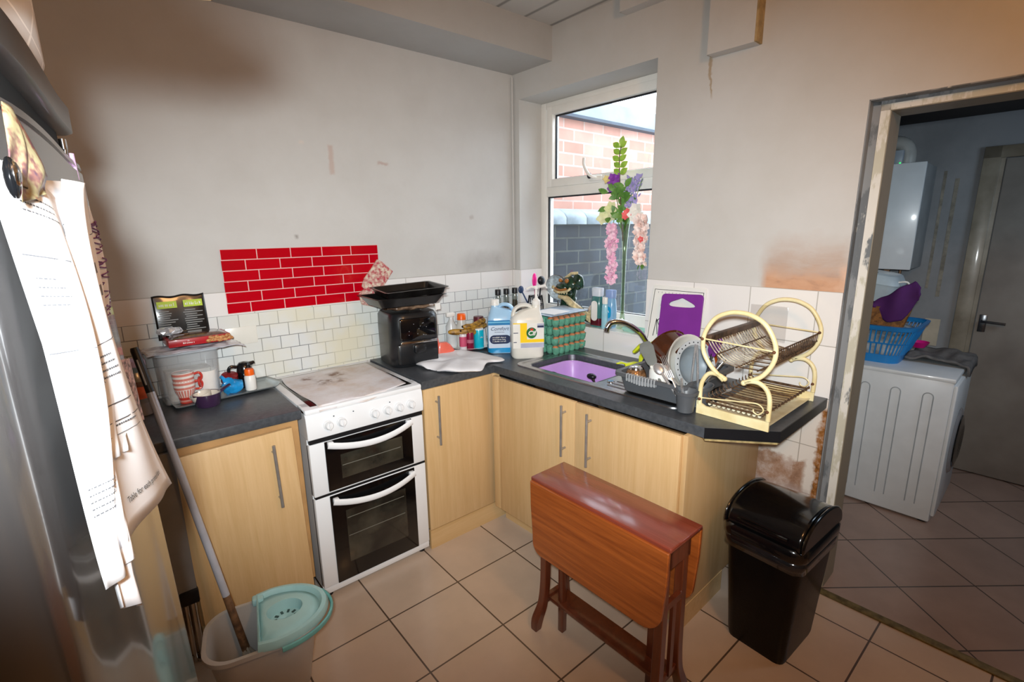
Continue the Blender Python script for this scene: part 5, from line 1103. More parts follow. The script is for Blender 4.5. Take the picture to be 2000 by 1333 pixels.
# upper shelf: plate slots hung between the circles
b = MB(); zz = lambda y: 1.175
for (y, z) in ((-1.672, 1.205), (-1.715, 1.155), (-1.79, 1.118), (-1.865, 1.120), (-1.912, 1.165), (-1.912, 1.195)): b.tube([(-.545, y, z), (-.095, y, z)], .0027, 8)
pw = MB()
for i in range(22):
    x = -.535+i*.0208; pw.tube(smoothpts([(x, -1.672, 1.205), (x, -1.700, 1.165), (x, -1.745, 1.13), (x, -1.80, 1.117)], 3), .0019, 6)
    b.tube(smoothpts([(x, -1.862, 1.120), (x, -1.884, 1.127), (x, -1.905, 1.150), (x, -1.912, 1.195)], 3), .0018, 6)
for i in range(8): b.tube([(-.53+i*.06, -1.78, 1.118), (-.53+i*.06, -1.865, 1.120)], .0022, 6)
b.obj('upper_shelf', RUST, Rk); pw.obj('plate_wires', M('worn_cream_wire', '#d9cfb4', .5, c2='#6b4f38', vscale=22, vary=.3), Rk)
b = MB(); b.box((-.545, -1.668, 1.200), (-.095, -1.690, 1.222), bev=.002); b.box((-.40, -1.880, 1.150), (-.095, -1.906, 1.1645), bev=.002); b.obj('cutlery_rail', M('rusty_brown_rail', '#5d4634', .5, metal=.2, vary=.3, vscale=30), Rk)
t = thing('clear_tray', 'clear plastic plate holder standing in the upper shelf near the wall', 'tray', (-.10, -1.72, 1.14), inB=True)
MB().box((-.004, -.075, 0), (0, .075, .15), bev=.001).obj('panel', thin('clear_acrylic', (.95, .95, .95), .02, .1), t)
t = thing('drip_tray', 'cream plastic drip tray beneath the wire dish rack', 'tray', (-.31, -1.795, W), inB=True)
b = MB(); b.loft([rr(.43, .215, .02, 0), rr(.455, .24, .025, .012), rr(.45, .235, .025, .012), rr(.425, .21, .02, .003)]); b.obj('tray_body', M('ivory_plastic', '#e6ddbb', .4, vary=.15, vscale=12, c2='#cfc096'), t)

# ------------------------------------------------------------------ gateleg table
MAH = woodmat('mahogany_y', '#7c3418', '#54200d', 'y', .28, .5); MAHT = woodmat('mahogany_top', '#8a4030', '#6b2c1c', 'y', .22, .6); MAHL = woodmat('mahogany_leaf', '#ab5a24', '#7d3a15', 'y', .28, .5, dist=2.5); MAHZ = woodmat('mahogany_z', '#6f341d', '#4b2010', 'z', .3, .4)
T_ = thing('gateleg_table', 'folded mahogany gateleg table with both leaves hanging down, in the middle of the floor', 'table', (-.935, -1.607, 0), radians(1.0))
zt = .681
b = MB(); b.box((-.094, -.305, zt-.016), (.094, .305, zt), bev=.004, seg=3); b.obj('top', MAHT, T_)
def tleaf(x, s_, drop, nm):
    pts = [(x, -.302, zt-.014), (x, .302, zt-.014), (x, .300, zt-.12), (x+.0, .290, zt-.24)]
    for k in range(7): a = radians(15*k); pts.append((x, .245+.045*cos(a), zt-.27-.05*sin(a)))
    for k in range(7): a = radians(90-15*k); pts.append((x, -.215-.075*cos(a), zt-.24-.08*sin(a)))
    pts += [(x, -.300, zt-.12)]
    MB().prism(pts, (s_*.014, 0, 0)).obj('drop_leaf', MAHL, T_, bev=.003, ang=30)
tleaf(-.088, -1, 0, 'l'); tleaf(.088, 1, 0, 'r')
b = MB()
for s_ in (-1, 1): b.box((s_*.0935-.003, -.300, zt-.024), (s_*.0935+.003, .300, zt-.018)) 
b.obj('edge_moulding', MAHZ, T_)
b = MB(); b.box((-.062, -.285, zt-.10), (-.046, .285, zt-.016)); b.box((.046, -.285, zt-.10), (.062, .285, zt-.016)); b.box((-.062, -.285, zt-.10), (.062, -.270, zt-.016)); b.box((-.062, .270, zt-.10), (.062, .285, zt-.016)); b.obj('apron', MAHZ, T_, sm=False)
def cleg(x, y, dx, dy):
    P = smoothpts([(x, y, zt-.02), (x, y, .30), (x+dx*.10, y+dy*.1, .18), (x+dx*.35, y+dy*.35, .11), (x+dx*.85, y+dy*.8, .05), (x+dx, y+dy, .0)], 5)
    b = MB(); L = len(P); rg = []
    for i, p in enumerate(P):
        w_ = .0155 if i < L*.55 else .0155+.003*sin((i/L-.55)*8); rg.append([p+Vector((sx*w_, sy*w_, 0)) for sx, sy in ((-1, -1), (1, -1), (1, 1), (-1, 1))])
    b.loft(rg).obj('leg', MAHZ, T_, bev=.003, ang=50)
for (x, y, dx, dy) in ((-.055, .262, -.040, .015), (.055, .262, .030, .010), (-.055, -.262, -.035, -.012), (.055, -.262, .035, -.012)): cleg(x, y, dx, dy)
for (x, y) in ((-.020, .20), (.020, -.19)):
    b = MB(); b.box((x-.013, y-.013, .085 if False else .0), (x+.013, y+.013, zt-.10), bev=.003); b.obj('gate_leg', MAHZ, T_)
b = MB(); b.box((-.045, -.255, .125), (.045, .255, .143), bev=.003); b.obj('stretcher_shelf', MAHZ, T_)
for y in (-.262, .262): MB().box((-.05, y-.010, .120), (.05, y+.010, .150), bev=.002).obj('cross_rail', MAHZ, T_)
b = MB(); b.box((-.05, -.262, .42), (.05, -.278, .445)); b.box((-.01, -.266, .14), (.01, -.278, .42)); b.obj('end_gate_rail', MAHZ, T_, sm=False)

# ------------------------------------------------------------------ swing bin
BINM = M('black_bin_plastic', '#050506', .38, vary=.1, coat=.1, bmp=.15, bscale=120); BINM.node_tree.nodes['Principled BSDF'].inputs['Specular IOR Level'].default_value = .22
BINL = M('black_bin_lid', '#0a0a0c', .16, coat=.4, vary=.1)
n_ = thing('waste_bin', 'tall black plastic swing-top bin beside the end of the kitchen units', 'bin', (-.325, -1.965, 0), radians(-2))
b = MB(); b.loft([rr(.275, .215, .03, 0), rr(.285, .225, .035, .02), rr(.335, .275, .045, .44), rr(.345, .285, .045, .445), rr(.350, .290, .045, .475), rr(.338, .278, .045, .478)]); b.obj('bin_body', BINM, n_)
b = MB(); b.loft([rr(.362, .300, .05, .468), rr(.366, .304, .05, .475), rr(.366, .304, .05, .505), rr(.352, .29, .05, .515), rr(.33, .27, .05, .515)]); b.obj('lid_collar', BINL, n_)
def dome(u, v):
    a = pi*v; x = -.170*cos(a); e = sin(a)**.8; hw = .132; y = (u-.5)*2*hw; prof = .104*e*(1-.04*(2*u-1)**2)
    return Vector((x*1.0, y, .510+prof+.008*sin(a)*cos(a)))
MB().surf(dome, 24, 28).obj('swing_flap', BINL, n_, solid=.004)
for s_ in (-1, 1):
    b = MB(); pts = [(-.174*cos(pi*k/20), s_*.1335, .510+.104*sin(pi*k/20)**.8) for k in range(21)]; b.prism(pts, (0, s_*.012, 0)).obj('lid_cheek', BINL, n_, ang=60, bev=.006)
b = MB(); b.box((-.178, -.09, .540), (-.150, .09, .548), bev=.002); b.obj('flap_ridge', BINL, n_)
b = MB(); b.loft([[Vector((x*(1.004+.006*mnoise.noise(Vector((x*30, y*30, 0)))), y*(1.006+.010*mnoise.noise(Vector((y*40, x*30, 3)))), z+.006*mnoise.noise(Vector((x*40, y*40, 5))))) for x, y in [(p.x, p.y) for p in rr(.350, .292, .045, 0, 8)]] for z in (.420, .445, .468)], cap=False); b.obj('bin_liner', M('bin_liner_film', '#1a1a1c', .12, coat=.6, vary=.3), n_, solid=.001)

# ------------------------------------------------------------------ mop bucket and mop
K = thing('mop_bucket', 'translucent grey plastic mop bucket in front of the left cabinet', 'bucket', (-1.945, -.885, 0), radians(-12))
BUC = M('milky_grey_plastic', '#b9b5b0', .35, vary=.06, vscale=5)
b = MB(); r9 = lambda *a: rr(*a, n=9); b.loft([r9(.26, .18, .06, 0), r9(.27, .19, .07, .01), r9(.345, .255, .085, .255), r9(.358, .268, .09, .257), r9(.360, .270, .09, .250), r9(.366, .276, .09, .250), r9(.366, .276, .09, .266), r9(.340, .250, .085, .266), r9(.262, .182, .065, .014), r9(.25, .17, .06, .012)]); b.obj('bucket_body', BUC, K)
def ell(rx, ry, z, n=40, cx=0, a0=-1.25, a1=1.25, back=-.02):
    pts = [Vector((cx+rx*cos(a0+(a1-a0)*k/(n-1))-back, ry*sin(a0+(a1-a0)*k/(n-1))*1.06, z)) for k in range(n)]; return pts
b = MB()
# D-shaped mint wringer plate with rolled rim over the right half of the bucket
cx = .035
def dshape(s_, z, n=36):
    P = []
    for k in range(n):
        a = -pi/2+pi*k/(n-1); P.append(Vector((cx+.185*s_*cos(a), .145*s_*sin(a), z)))
    P += [Vector((cx-.050*s_, (.135-.27*k/12)*s_, z)) for k in range(13)]; return P
b.loft([dshape(1, .262), dshape(1.02, .275), dshape(.98, .292), dshape(.90, .294), dshape(.86, .284), dshape(.84, .276)], cap=False); b.obj('wringer_rim', MINT, K)
hole = (.075, .012)
def cone(s_, z):
    P = []; D_ = dshape(.84, .276); 
    for q in D_: P.append(Vector((hole[0]+(q.x-hole[0])*s_, hole[1]+(q.y-hole[1])*s_, z)))
    return P
b = MB(); D_ = dshape(.84, .276)
def ringat(r, z, f): 
    out = []
    for q in D_:
        a = atan2(q.y-hole[1], q.x-hole[0]); e = Vector((hole[0]+r*cos(a), hole[1]+r*.85*sin(a), z)); out.append(q.lerp(e, f) if f < 1 else e)
    return out
b.loft([D_, ringat(.066, .288, .55), ringat(.064, .284, 1), ringat(.060, .284, 1), ringat(.052, .247, 1), ringat(.002, .245, 1)], cap=False); b.obj('wringer_cone', MINT, K, solid=.002)
b = MB()
for i in range(10):
    a = 2*pi*i/10; b.box((hole[0]+.035*cos(a)-.007, hole[1]+.030*sin(a)-.004, .2475), (hole[0]+.035*cos(a)+.007, hole[1]+.030*sin(a)+.004, .2495), R=Matrix.Rotation(a, 3, 'Z'))
b.obj('drain_slots', M('dark_slots', '#3d5553', .6), K, sm=False)
b = MB(); b.tube([Vector((cx+.198*cos(a), .156*sin(a), .258+.002*sin(a*3))) for a in [radians(-84+8*i) for i in range(22)]], .009, 8, sq=(1.2, .7)); b.obj('carry_handle', M('mint_plastic_dark', '#6fb3b0', .35), K)
b = MB(); b.box((-.03, .10, .262), (.01, .135, .292), bev=.008); b.obj('clip', MINT, K)
mo = thing('mop', 'mop with long grey handle and black grip leaning on the worktop edge from the bucket', 'mop', (-1.986, -.824, .050))
d_ = (Vector((-2.109, -.603, .955))-Vector((-1.999, -.800, .148))).normalized(); 
P_ = lambda s_: d_*s_
MB().tube([P_(.01), P_(.30)], [.014, .0125], 12).obj('rusty_socket', M('rusted_tube', '#7b5a3c', .6, c2='#4b3524', vscale=40, vary=.3), mo)
MB().tube([P_(.29), P_(1.10)], .0125, 12).obj('handle', M('grey_tube', '#b9bcc6', .35, metal=.15), mo)
MB().tube([P_(1.08), P_(1.10), P_(1.23), P_(1.24)], [.013, .0125, .0135, .011], 12).obj('grip', BLKM, mo)
b = MB(); b.tube([P_(1.11)+Vector((-.004, -.012, 0)), P_(1.20)+Vector((-.004, -.012, 0))], .003, 6); b.obj('grip_inlay', M('grip_grey', '#9da0a4', .4), mo)
b = MB(); random.seed(6)
for i in range(26):
    a = random.uniform(0, 2*pi); r = random.uniform(.01, .05); b.tube([P_(.11), Vector((r*cos(a)*.7, r*sin(a)*.7, .03)), Vector((r*cos(a)*1.2, r*sin(a)*1.0, -.022))], [.004, .006, .005], 6)
b.obj('mop_strings', M('mop_cotton', '#b3a898', .9), mo)

# ------------------------------------------------------------------ utility room things (wall B frame)
wx = 1.012
w_ = thing('washing_machine', 'white washing machine seen side-on through the doorway', 'washing machine', (wx+.285, -1.955, 0), inB=True)
WM = M('white_appliance', '#d6dde0', .3, coat=.2, vary=.03)
b = MB(); b.box((-.285, -.295, .012), (.285, .295, .83), bev=.012); b.obj('body', WM, w_)
MB().box((-.29, -.300, .812), (.29, .300, .838), bev=.008).obj('lid_panel', WM, w_)
for y in (-.20, -.06, .08, .20):
    b = MB(); b.tube([(-.2865, y-.022, .10), (-.2865, y-.022, .72)], .003, 6); b.tube([(-.2865, y+.022, .10), (-.2865, y+.022, .72)], .003, 6); b.tube([(-.2865, y+.022*cos(pi*k/8), .72+.022*sin(pi*k/8)) for k in range(9)], .003, 6); b.obj('pressed_groove', M('groove_shade', '#a9b0b4', .35), w_)
b = MB(); b.box((-.28, -.312, .05), (.28, -.292, .80), bev=.01); b.obj('front_panel', WM, w_)
MB().lathe([(.17, 0), (.19, .003), (.18, .012), (.15, .015)], 32, c=(0, -.31, .42), R=Matrix.Rotation(pi/2, 3, 'X')).obj('door_ring', M('silver_plastic', '#b4b6bb', .25, metal=.5), w_)
MB().lathe([(0, .0), (.1, .03), (.15, .02)], 32, c=(0, -.31, .42), R=Matrix.Rotation(pi/2, 3, 'X')).obj('door_glass', BLK, w_)
b = MB()
for x in (-.25, .25):
    for y in (-.26, .26): b.cyl((x, y, 0), (x, y, .02), .02)
b.obj('feet', BLKM, w_)
WZ = .838
t = thing('laundry_basket', 'blue plastic laundry basket full of things on the washing machine', 'laundry basket', (1.30, -1.80, WZ), inB=True)
BB = M('royal_blue_plastic', '#1f7fc4', .35, vary=.06)
b = MB(); b.loft([rr(.34, .36, .06, 0), rr(.36, .38, .07, .05)], cap=True)
b.loft([rr(.40, .42, .08, .115), rr(.41, .43, .08, .125)], cap=False); b.loft([rr(.445, .475, .09, .195), rr(.46, .50, .09, .20), rr(.475, .515, .09, .222), rr(.44, .48, .09, .225)], cap=False); 
A_ = rr(.36, .38, .07, .05, 7); B_ = rr(.402, .422, .08, .118, 7); C_ = rr(.41, .43, .08, .122, 7); D2 = rr(.45, .48, .09, .198, 7)
for P, Q in ((A_, B_), (C_, D2)):
    m_ = len(P)
    for i in range(m_):
        p, q = P[i], Q[i]; b.tube([p, q], .0045, 5)
        r_, s_ = P[(i+1) % m_], Q[(i+1) % m_]
        if (r_-p).length > .05:
            k_ = int((r_-p).length/.022)
            for j in range(1, k_): b.tube([p.lerp(r_, j/k_), q.lerp(s_, j/k_)], .0045, 5)
b.obj('basket_shell', BB, t, solid=0)
MB().loft([rr(.33, .35, .06, .01), rr(.40, .42, .07, .17), rr(.3, .3, .07, .20)]).obj('laundry_inside', M('pale_laundry', '#a9b3ba', .9, vary=.3, vscale=18), t)
t = thing('wicker_basket', 'small brown wicker box resting in the blue laundry basket', 'basket', (1.22, -1.84, WZ+.235), inB=True, rot=(radians(6), radians(-4), radians(8)))
b = MB(); b.loft([rr(.28, .26, .03, 0), rr(.30, .29, .03, .11), rr(.28, .27, .03, .11), rr(.26, .24, .03, .01)]); b.obj('woven_body', M('wicker', '#8d5f2c', .7, c2='#57371a', vary=.3, vscale=60, bmp=.6, bscale=90), t)
t = thing('purple_cloth', 'dark purple cloth hanging over the wicker box', 'cloth', (1.13, -1.945, WZ+.28), inB=True)
def pc(u, v): 
    y = .105-.20*u; top = .075+.135*min(1, u*1.15)-.05*max(0, u-.85)*6; bot = .045-.075*sin(pi*min(1, u*1.05))**.8+.06*max(0, u-.7)*3; return Vector((-.055-.02*sin(v*3)+.012*sin(u*9), y, top*(1-v)+bot*v+.005*sin(u*14)))
MB().surf(pc, 26, 16).obj('cloth', M('purple_fabric', '#4c1c60', .85), t, solid=.012)
t = thing('plastic_caddy', 'pale blue-grey plastic lidded tub with a dark slot on top of the wicker box', 'tub', (1.25, -1.775, WZ+.365), inB=True, rot=(radians(9), 0, 0))
b = MB(); b.loft([rr(.27, .26, .05, 0), rr(.29, .28, .06, .09), rr(.30, .29, .06, .10), rr(.26, .24, .06, .145), rr(.24, .22, .05, .15)]); b.obj('tub_body', M('ice_blue_plastic', '#b9ccd6', .3, coat=.2), t)
MB().box((-.125, -.02, .1485), (-.05, .09, .1525)).obj('slot', M('dark_slot', '#2c3236', .5), t, sm=False)
MB().tube(smoothpts([(-.08, -.13, .12), (-.08, -.17, .13), (-.06, -.19, .10)], 4), .005, 6).obj('tub_handle', WHP, t)
t = thing('grey_towel', 'crumpled grey towel hanging over the front corner of the washing machine', 'towel', (1.44, -2.11, WZ), inB=True)
def tw(u, v):
    x = -.16+.34*u; y = .12-.30*v; ov = max(0, -.150-y); z = .018+.022*mnoise.noise(Vector((u*4, v*5, 2)))+.022*sin(u*6+v*4)*.5
    if y < -.165: z -= (-.165-y)*4.0; y = -.165-(-.165-y)*.35
    return Vector((x, y, z+.012))
MB().surf(tw, 26, 26).obj('towel_cloth', M('grey_fabric', '#6c6a68', .95, vary=.15, vscale=25), t, solid=.012)
t = thing('scoop', 'small bright magenta plastic dish on the washing machine', 'dish', (1.52, -2.01, WZ+.045), inB=True)
MB().lathe([(0, .0), (.03, .0), (.052, .035), (.049, .035), (.028, .004), (0, .004)], 24).obj('dish_body', M('magenta_plastic', '#d31b86', .35), t)
bo = thing('boiler', 'white wall-mounted gas boiler in the utility room', 'boiler', (FX, -1.70, 1.34), inB=True)
MB().box((-.34, -.19, 0), (0, .22, .645), bev=.012).obj('casing_side', M('boiler_side', '#8f9496', .4), bo)
MB().box((-.352, -.192, .0), (-.335, .222, .648), bev=.006).obj('front_cover', WM, bo)
b = MB(); b.box((-.20, -.03, -.06), (-.17, -.06, 0)); b.cyl((-.1, -.10, -.16), (-.1, -.10, .0), .008).cyl((-.1, -.03, -.16), (-.1, -.03, .0), .008).cyl((-.1, .06, -.16), (-.1, .06, .0), .010); b.obj('pipes', M('copper_pipe', '#8b6a50', .4, metal=.6), bo)
b = MB(); b.tube(smoothpts([(-.19, -.06, .645), (-.19, -.06, .72), (-.19, -.03, .775), (-.19, .04, .79), (-.19, .16, .79), (-.19, .265, .79)], 4), .045, 18); b.obj('flue', M('flue_white', '#a6a8a4', .4), bo)
b = MB(); b.box((-.28, -.055, .645), (-.24, .005, .735), bev=.004); b.obj('timer_box', M('timer_grey', '#9ba7b2', .4), bo); MB().sph((-.281, -.045, .655), .0045, 8).obj('green_light', M('green_led', '#25ff60', .4, emit=3), bo)
lamp('utility_fill_light', 'AREA', (1.0, -3.2, 1.9), 7.0, (.66, .82, 1.0), .6, (1.6, -1.8, .9))  # added fill lamp standing in for window light; no window is built here

# ------------------------------------------------------------------ fridge freezer
FR = thing('fridge_freezer', 'tall dark silver fridge freezer with a bowed glossy door, at the left edge', 'fridge freezer', (-2.20, -1.90, 0))
def fridgemat(name, c, rough, metal):
    return M(name, c, rough, metal=metal, coat=.5, vary=.04, vscale=3)
FS = fridgemat('silver_grey_steel', '#514f4f', .22, .45); FCAP = M('fridge_cap', '#353130', .32, coat=.2, vary=.06); 
prof = [(-.095, -.305), (-.078, -.295), (-.064, -.27), (-.050, -.20), (-.035, -.135), (-.026, -.06), (-.0185, .04), (-.011, .165), (-.006, .225), (-.002, .265), (-.001, .285), (-.005, .296), (-.016, .303), (-.04, .306)]
prof = [(p.x, p.y) for p in smoothpts([(x, y, 0) for x, y in prof], 3)]
def fring(z, inset=0, xin=0):
    lean = (1.75-z)*.026
    out = [Vector((x+lean-inset, y*(1-inset*1.5), z)) for x, y in prof]; out += [Vector((-.09-xin+lean, .305, z)), Vector((-.11+lean, -.305, z))]; return out
def loftf(zs, mat, nm, par=FR): 
    return MB().loft([fring(z, i) for z, i in zs]).obj(nm, mat, par, ang=35)
loftf([(.06, .004), (.064, 0), (.60, 0), (1.10, 0), (1.7035, 0), (1.7045, .003), (1.7075, .003), (1.7085, 0), (1.716, .001), (1.720, .008)], FS, 'door')
loftf([(1.72, .018), (1.757, .018)], M('groove_black', '#030303', .9, vary=0), 'groove'); loftf([(1.757, .006), (1.760, 0), (1.792, -.001), (1.805, .006)], FCAP, 'top_cap')
b = MB(); b.box((-.70, -.303, .03), (-.10, .303, 1.795)); b.obj('cabinet', M('fridge_side', '#5d5f61', .4, metal=.3), FR, sm=False)
b = MB(); b.box((-.68, -.29, .0), (-.12, .29, .03)); b.obj('base', BLKM, FR, sm=False)
def fx(y, z):
    for i in range(len(prof)-1):
        a, c_ = prof[i], prof[i+1]
        if a[1] <= y <= c_[1]: return a[0]+(c_[0]-a[0])*(y-a[1])/(c_[1]-a[1]+1e-9)+(1.75-z)*.026
    return (-.095 if y < 0 else -.04)+(1.75-z)*.026

# roll pack stored on top, then an added shadow caster
t = thing('kitchen_roll_pack', 'white quilted paper roll pack standing on top of the fridge', 'kitchen roll', (-2.348, -1.745, 1.806))
def quilt():
    m, nt, bs = newmat('quilted_paper'); br = N(nt, 'ShaderNodeTexBrick'); br.offset = 0; br.inputs['Scale'].default_value = 1; br.inputs['Brick Width'].default_value = .05; br.inputs['Row Height'].default_value = .05; br.inputs['Mortar Size'].default_value = .0015
    t_ = nt.nodes.new('ShaderNodeTexCoord'); mp = nt.nodes.new('ShaderNodeMapping'); mp.inputs['Rotation'].default_value = (0, 0, radians(38)); sp = nt.nodes.new('ShaderNodeSeparateXYZ'); cb = nt.nodes.new('ShaderNodeCombineXYZ')
    nt.links.new(t_.outputs['Object'], sp.inputs[0]); an = N(nt, 'ShaderNodeMath', operation='ARCTAN2'); nt.links.new(sp.outputs[1], an.inputs[0]); nt.links.new(sp.outputs[0], an.inputs[1]); mu = N(nt, 'ShaderNodeMath', operation='MULTIPLY'); mu.inputs[1].default_value = .13; nt.links.new(an.outputs[0], mu.inputs[0])
    nt.links.new(mu.outputs[0], cb.inputs[0]); nt.links.new(sp.outputs[2], cb.inputs[1]); nt.links.new(cb.outputs[0], mp.inputs[0]); nt.links.new(mp.outputs[0], br.inputs['Vector'])
    br.inputs['Color1'].default_value = (*hexc('#c9c7c6'), 1); br.inputs['Color2'].default_value = (*hexc('#c4c2c1'), 1); br.inputs['Mortar'].default_value = (*hexc('#e6e4e2'), 1)
    nt.links.new(br.outputs['Color'], bs.inputs['Base Color']); bs.inputs['Roughness'].default_value = .7; return m
MB().lathe([(0, 0), (.128, 0), (.133, .01), (.133, .12), (.125, .13), (0, .13)], 40).obj('paper_roll', quilt(), t)

t = thing('shadow_caster', 'added wedge out of view on top of the fridge, casting the upper left wall shadow', 'bag', (-2.26, -2.10, 1.806))  # invented object above the view, shaped to throw the brown wall shadow
MB().prism([(x+2.26, .045, z-1.806) for x, z in ((-2.42, 1.806), (-2.13, 1.808), (-2.086, 1.816), (-2.120, 1.842), (-2.168, 1.866), (-2.26, 1.930), (-2.42, 1.95))], (0, -.10, 0)).obj('caster_wedge', M('caster_brown', '#9c7d55', .8), t, bev=.006)
# papers, cards and clips held on the fridge door: each a sheet hanging from its own point
PAP = M('letter_paper', '#f4f4f6', .55, vary=.01); PAP2 = M('thin_paper', '#ecebee', .5, vary=.02); INK = M('printed_ink', '#55565a', .6); INKD = M('dark_ink', '#26262a', .6)
def patch(C4, bow=0, wave=0, ph=0, mid=None):
    """C4: world corners top-left, top-right, bottom-right, bottom-left as seen from the room"""
    TL, TR, BR_, BL = [Vector(p) for p in C4]; n_ = (TR-TL).cross(BL-TL).normalized(); n_ = n_ if n_.x > 0 else -n_
    def f(u, v):
        p = TL*(1-u)*(1-v)+TR*u*(1-v)+BR_*u*v+BL*(1-u)*v
        if mid: p = p+4*v*(1-v)*((mid[0]-(TL+BL)/2)*(1-u)+(mid[1]-(TR+BR_)/2)*u)
        return p+n_*(bow*sin(pi*u)*sin(pi*min(1, v+.1))+wave*sin(u*9+ph+v*3)*v)
    return f, n_
def px(u, v, y):
    d = FWD+RGT*((u-1000)/FPX)+UPV*((666.5-v)/FPX); k = (y-CAMP.y)/d.y; return CAMP+d*k
def paper(nm, lab, cat, C4, bow=0, wave=0, ph=0, mat=PAP, lines=(), th=.0006, marks=None, mid=None, grp='papers clipped to the fridge door'):
    o = Vector(C4[0]); f, n_ = patch(C4, bow, wave, ph, mid); t = thing(nm, lab, cat, tuple(o), group=grp)
    MB().surf(lambda u, v: f(u, v)-o, 16, 24).obj('sheet', mat, t, solid=th, off=0)
    def onp(b, u0, v0, u1, v1, lift=.0009, nu=4):
        V = [[b.bm.verts.new(f(u0+(u1-u0)*i/nu, vv)-o+n_*lift) for vv in (v0, v1)] for i in range(nu+1)]
        for i in range(nu): b.bm.faces.new((V[i][0], V[i+1][0], V[i+1][1], V[i][1]))
    if lines:
        b = MB()
        for (u0, v0, u1, v1) in lines: onp(b, u0, v0, u1, v1)
        b.obj('printed_text', INK, t, sm=False)
    return t, f, o, n_, onp
random.seed(21)
def textlines(u0, v0, n, L, step=.012, h=.005, gap=.3):
    out = []
    for i in range(n):
        u = u0; end = u0+L*random.uniform(.6, 1)
        while u < end:
            w_ = random.uniform(.012, .04); out.append((u, v0+i*step, min(u+w_, end), v0+i*step+h*.55)); u += w_+.010
    return out

def onfr(u, v, gap):
    # the point on the ray through this spot of the photograph that hangs `gap` in front of the fridge door
    best = None; yy = -2.32
    while yy < -1.58:
        p = px(u, v, yy); g = p.x-(-2.20+fx(yy+1.90, p.z)); yy += .004
        if best is None or abs(g-gap) < best[0]-1e-5: best = (abs(g-gap), p)
        if g < gap: break
    return best[1]
P = onfr
# back-most long letter
rearC = [px(-12, 285, -1.80), px(98, 372, -1.58), px(262, 1150, -1.50), px(246, 1186, -1.66)]
L1 = textlines(.12, .10, 4, .5, .02, .006)+textlines(.1, .34, 3, .6, .016, .006)+textlines(.15, .5, 5, .5, .015, .006)
paper('letter', 'long white letter hanging lowest on the fridge door, its curled tip below the others', 'letter', [P(-30, 330, .006), P(60, 400, .008), P(284, 1180, .026), P(240, 1187, .018)], .012, .004, 0, PAP2, L1)
bb = textlines(.15, .06, 3, .6, .018, .006)+[(.02, .20, .98, .203), (.02, .42, .95, .4225), (.3, .2, .305, .42)]+textlines(.08, .25, 4, .3, .02, .006)+textlines(.5, .46, 5, .4, .013, .005)+textlines(.1, .75, 5, .7, .017, .007)
paper('letter', 'crumpled printed letter with a ruled table, left of the label sheet on the fridge', 'letter', [P(-25, 300, .009), P(112, 392, .009), P(249, 1095, .024), P(222, 1148, .021)], .015, .005, 2, PAP, bb)
t, f, o, n_, onp = paper('letter', 'front white letter sheet with small dark square codes down its middle', 'letter', [P(40, 350, .012), P(165, 358, .014), P(250, 880, .024), P(205, 905, .024)], .010, .003, 1, PAP, textlines(.25, .16, 8, .12, .075, .006)+[(.0, .22, .95, .223), (.05, .42, .95, .422)])
for k in range(5):
    b = MB(); onp(b, .40+.012*k, .155+.085*k, .52+.012*k, .195+.085*k, .0012); b.obj('code_square', M('grey_code', '#77787c', .6), t, sm=False)
t, f, o, n_, onp = paper('letter', 'right-hand white sheet whose bottom corner sticks out, printed with a ruled box', 'letter', [P(120, 350, .016), P(166, 358, .022), P(337, 944, .034), P(246, 1063, .028)], .004, .002, 0, PAP,
      [(.25, .50, .80, .502), (.25, .50, .255, .66), (.25, .655, .80, .658), (.1, .70, .95, .7025), (.1, .735, .85, .7365)]+textlines(.3, .53, 4, .4, .018, .008)+textlines(.3, .71, 1, .5, .012, .007), mid=(P(160, 690, .022), P(221, 651, .026)))
def tm(s_, v0, w_): return lambda x, y_: f(.08+.84*((x+s_/2)/s_), v0-y_*.9)-o+n_*.0012
text('Table for each printed label', .030, 'lettering', INKD, t, None, mapf=tm(.42, .915, 1)); text('www. printableaddresslabels', .022, 'lettering', INK, t, None, mapf=tm(.42, .955, 1)) if False else None
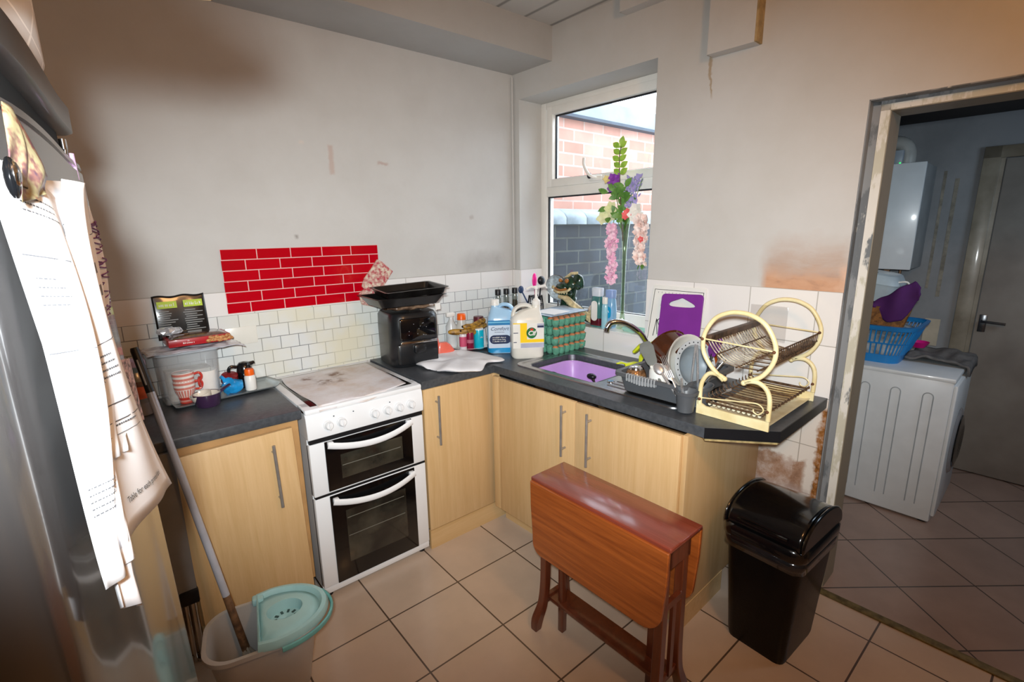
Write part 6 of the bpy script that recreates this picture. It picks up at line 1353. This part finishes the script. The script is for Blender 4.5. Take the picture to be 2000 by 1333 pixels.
# coloured leaflets clipped at the top
def vouch():
    m, nt, bs = newmat('colour_printed_card'); v = coord(nt, (1, 1, 1)); f_ = noise(nt, v, 28, 4, .6)
    nt.links.new(ramp(nt, f_, [(.32, hexc('#141a3c')), (.40, hexc('#6a4a44')), (.47, hexc('#8f8666')), (.54, hexc('#98906c')), (.60, hexc('#6e1512')), (.68, hexc('#2b4262'))]), bs.inputs['Base Color']); bs.inputs['Roughness'].default_value = .35; return m
VC = vouch()
paper('voucher_leaflet', 'colour printed leaflet with pictures, top left of the fridge papers', 'leaflet', [P(2, 198, .012), P(26, 215, .012), P(66, 380, .016), P(18, 350, .016)], .004, .002, 0, VC)
paper('voucher_leaflet', 'second colourful card, right of the first leaflet above the letters', 'leaflet', [P(22, 212, .014), P(92, 345, .014), P(88, 380, .018), P(50, 395, .018)], .004, .002, 1, VC)
t = thing('fridge_magnet', 'black and silver oval magnet holding the leaflets on the fridge', 'magnet', tuple(P(24, 348, .024)))
MB().sph((0, 0, 0), (.004, .010, .013), 16).obj('magnet_body', BLK, t); MB().sph((.002, -.004, .002), (.003, .006, .008), 12).obj('silver_badge', CHROME, t)
# child's drawing
t, f, o, n_, onp = paper('drawing', 'rolled white drawing with purple scribbles hanging off the fridge handle side', 'drawing', [px(150, 395, -1.76), px(174, 405, -1.68), px(214, 665, -1.66), px(200, 690, -1.74)], .012, .004, 0, PAP)
b = MB(); random.seed(9)
for k in range(16):
    u0, v0 = random.uniform(.1, .8), random.uniform(.03, .9); P = [f(min(.98, max(.02, u0+.3*sin(i*1.1+k))), min(.98, v0+.012*i))-o+n_*.002 for i in range(7)]; b.tube(P, .0009, 4)
b.obj('purple_scribble', M('purple_ink', '#7a3f86', .6), t)
t, f, o, n_, onp = paper('patterned_card', 'narrow pink and black patterned card strip behind the letters near the bottle', 'card', [px(225, 705, -1.70), px(252, 700, -1.64), px(283, 820, -1.63), px(258, 830, -1.69)], .004, .001, 0, M('pink_black_pattern', '#e6c8cc', .5, c2='#2c1820', vary=.3, vscale=130))
t = thing('thermometer_pen', 'slim clear and purple tube clipped beside the fridge handle', 'pen', tuple(px(133, 290, -1.68)))
o = px(133, 290, -1.68); MB().tube([px(121, 272, -1.69)-o, px(125, 292, -1.69)-o, px(127, 293, -1.69)-o, px(136, 350, -1.69)-o], [.0042, .0042, .0026, .0028], 10).obj('chrome_rod', CHROME, t); MB().tube([px(137, 300, -1.67)-o, px(149, 352, -1.67)-o], .004, 10).obj('tube', M('clear_purple', '#c9a6cf', .1, coat=.6), t)
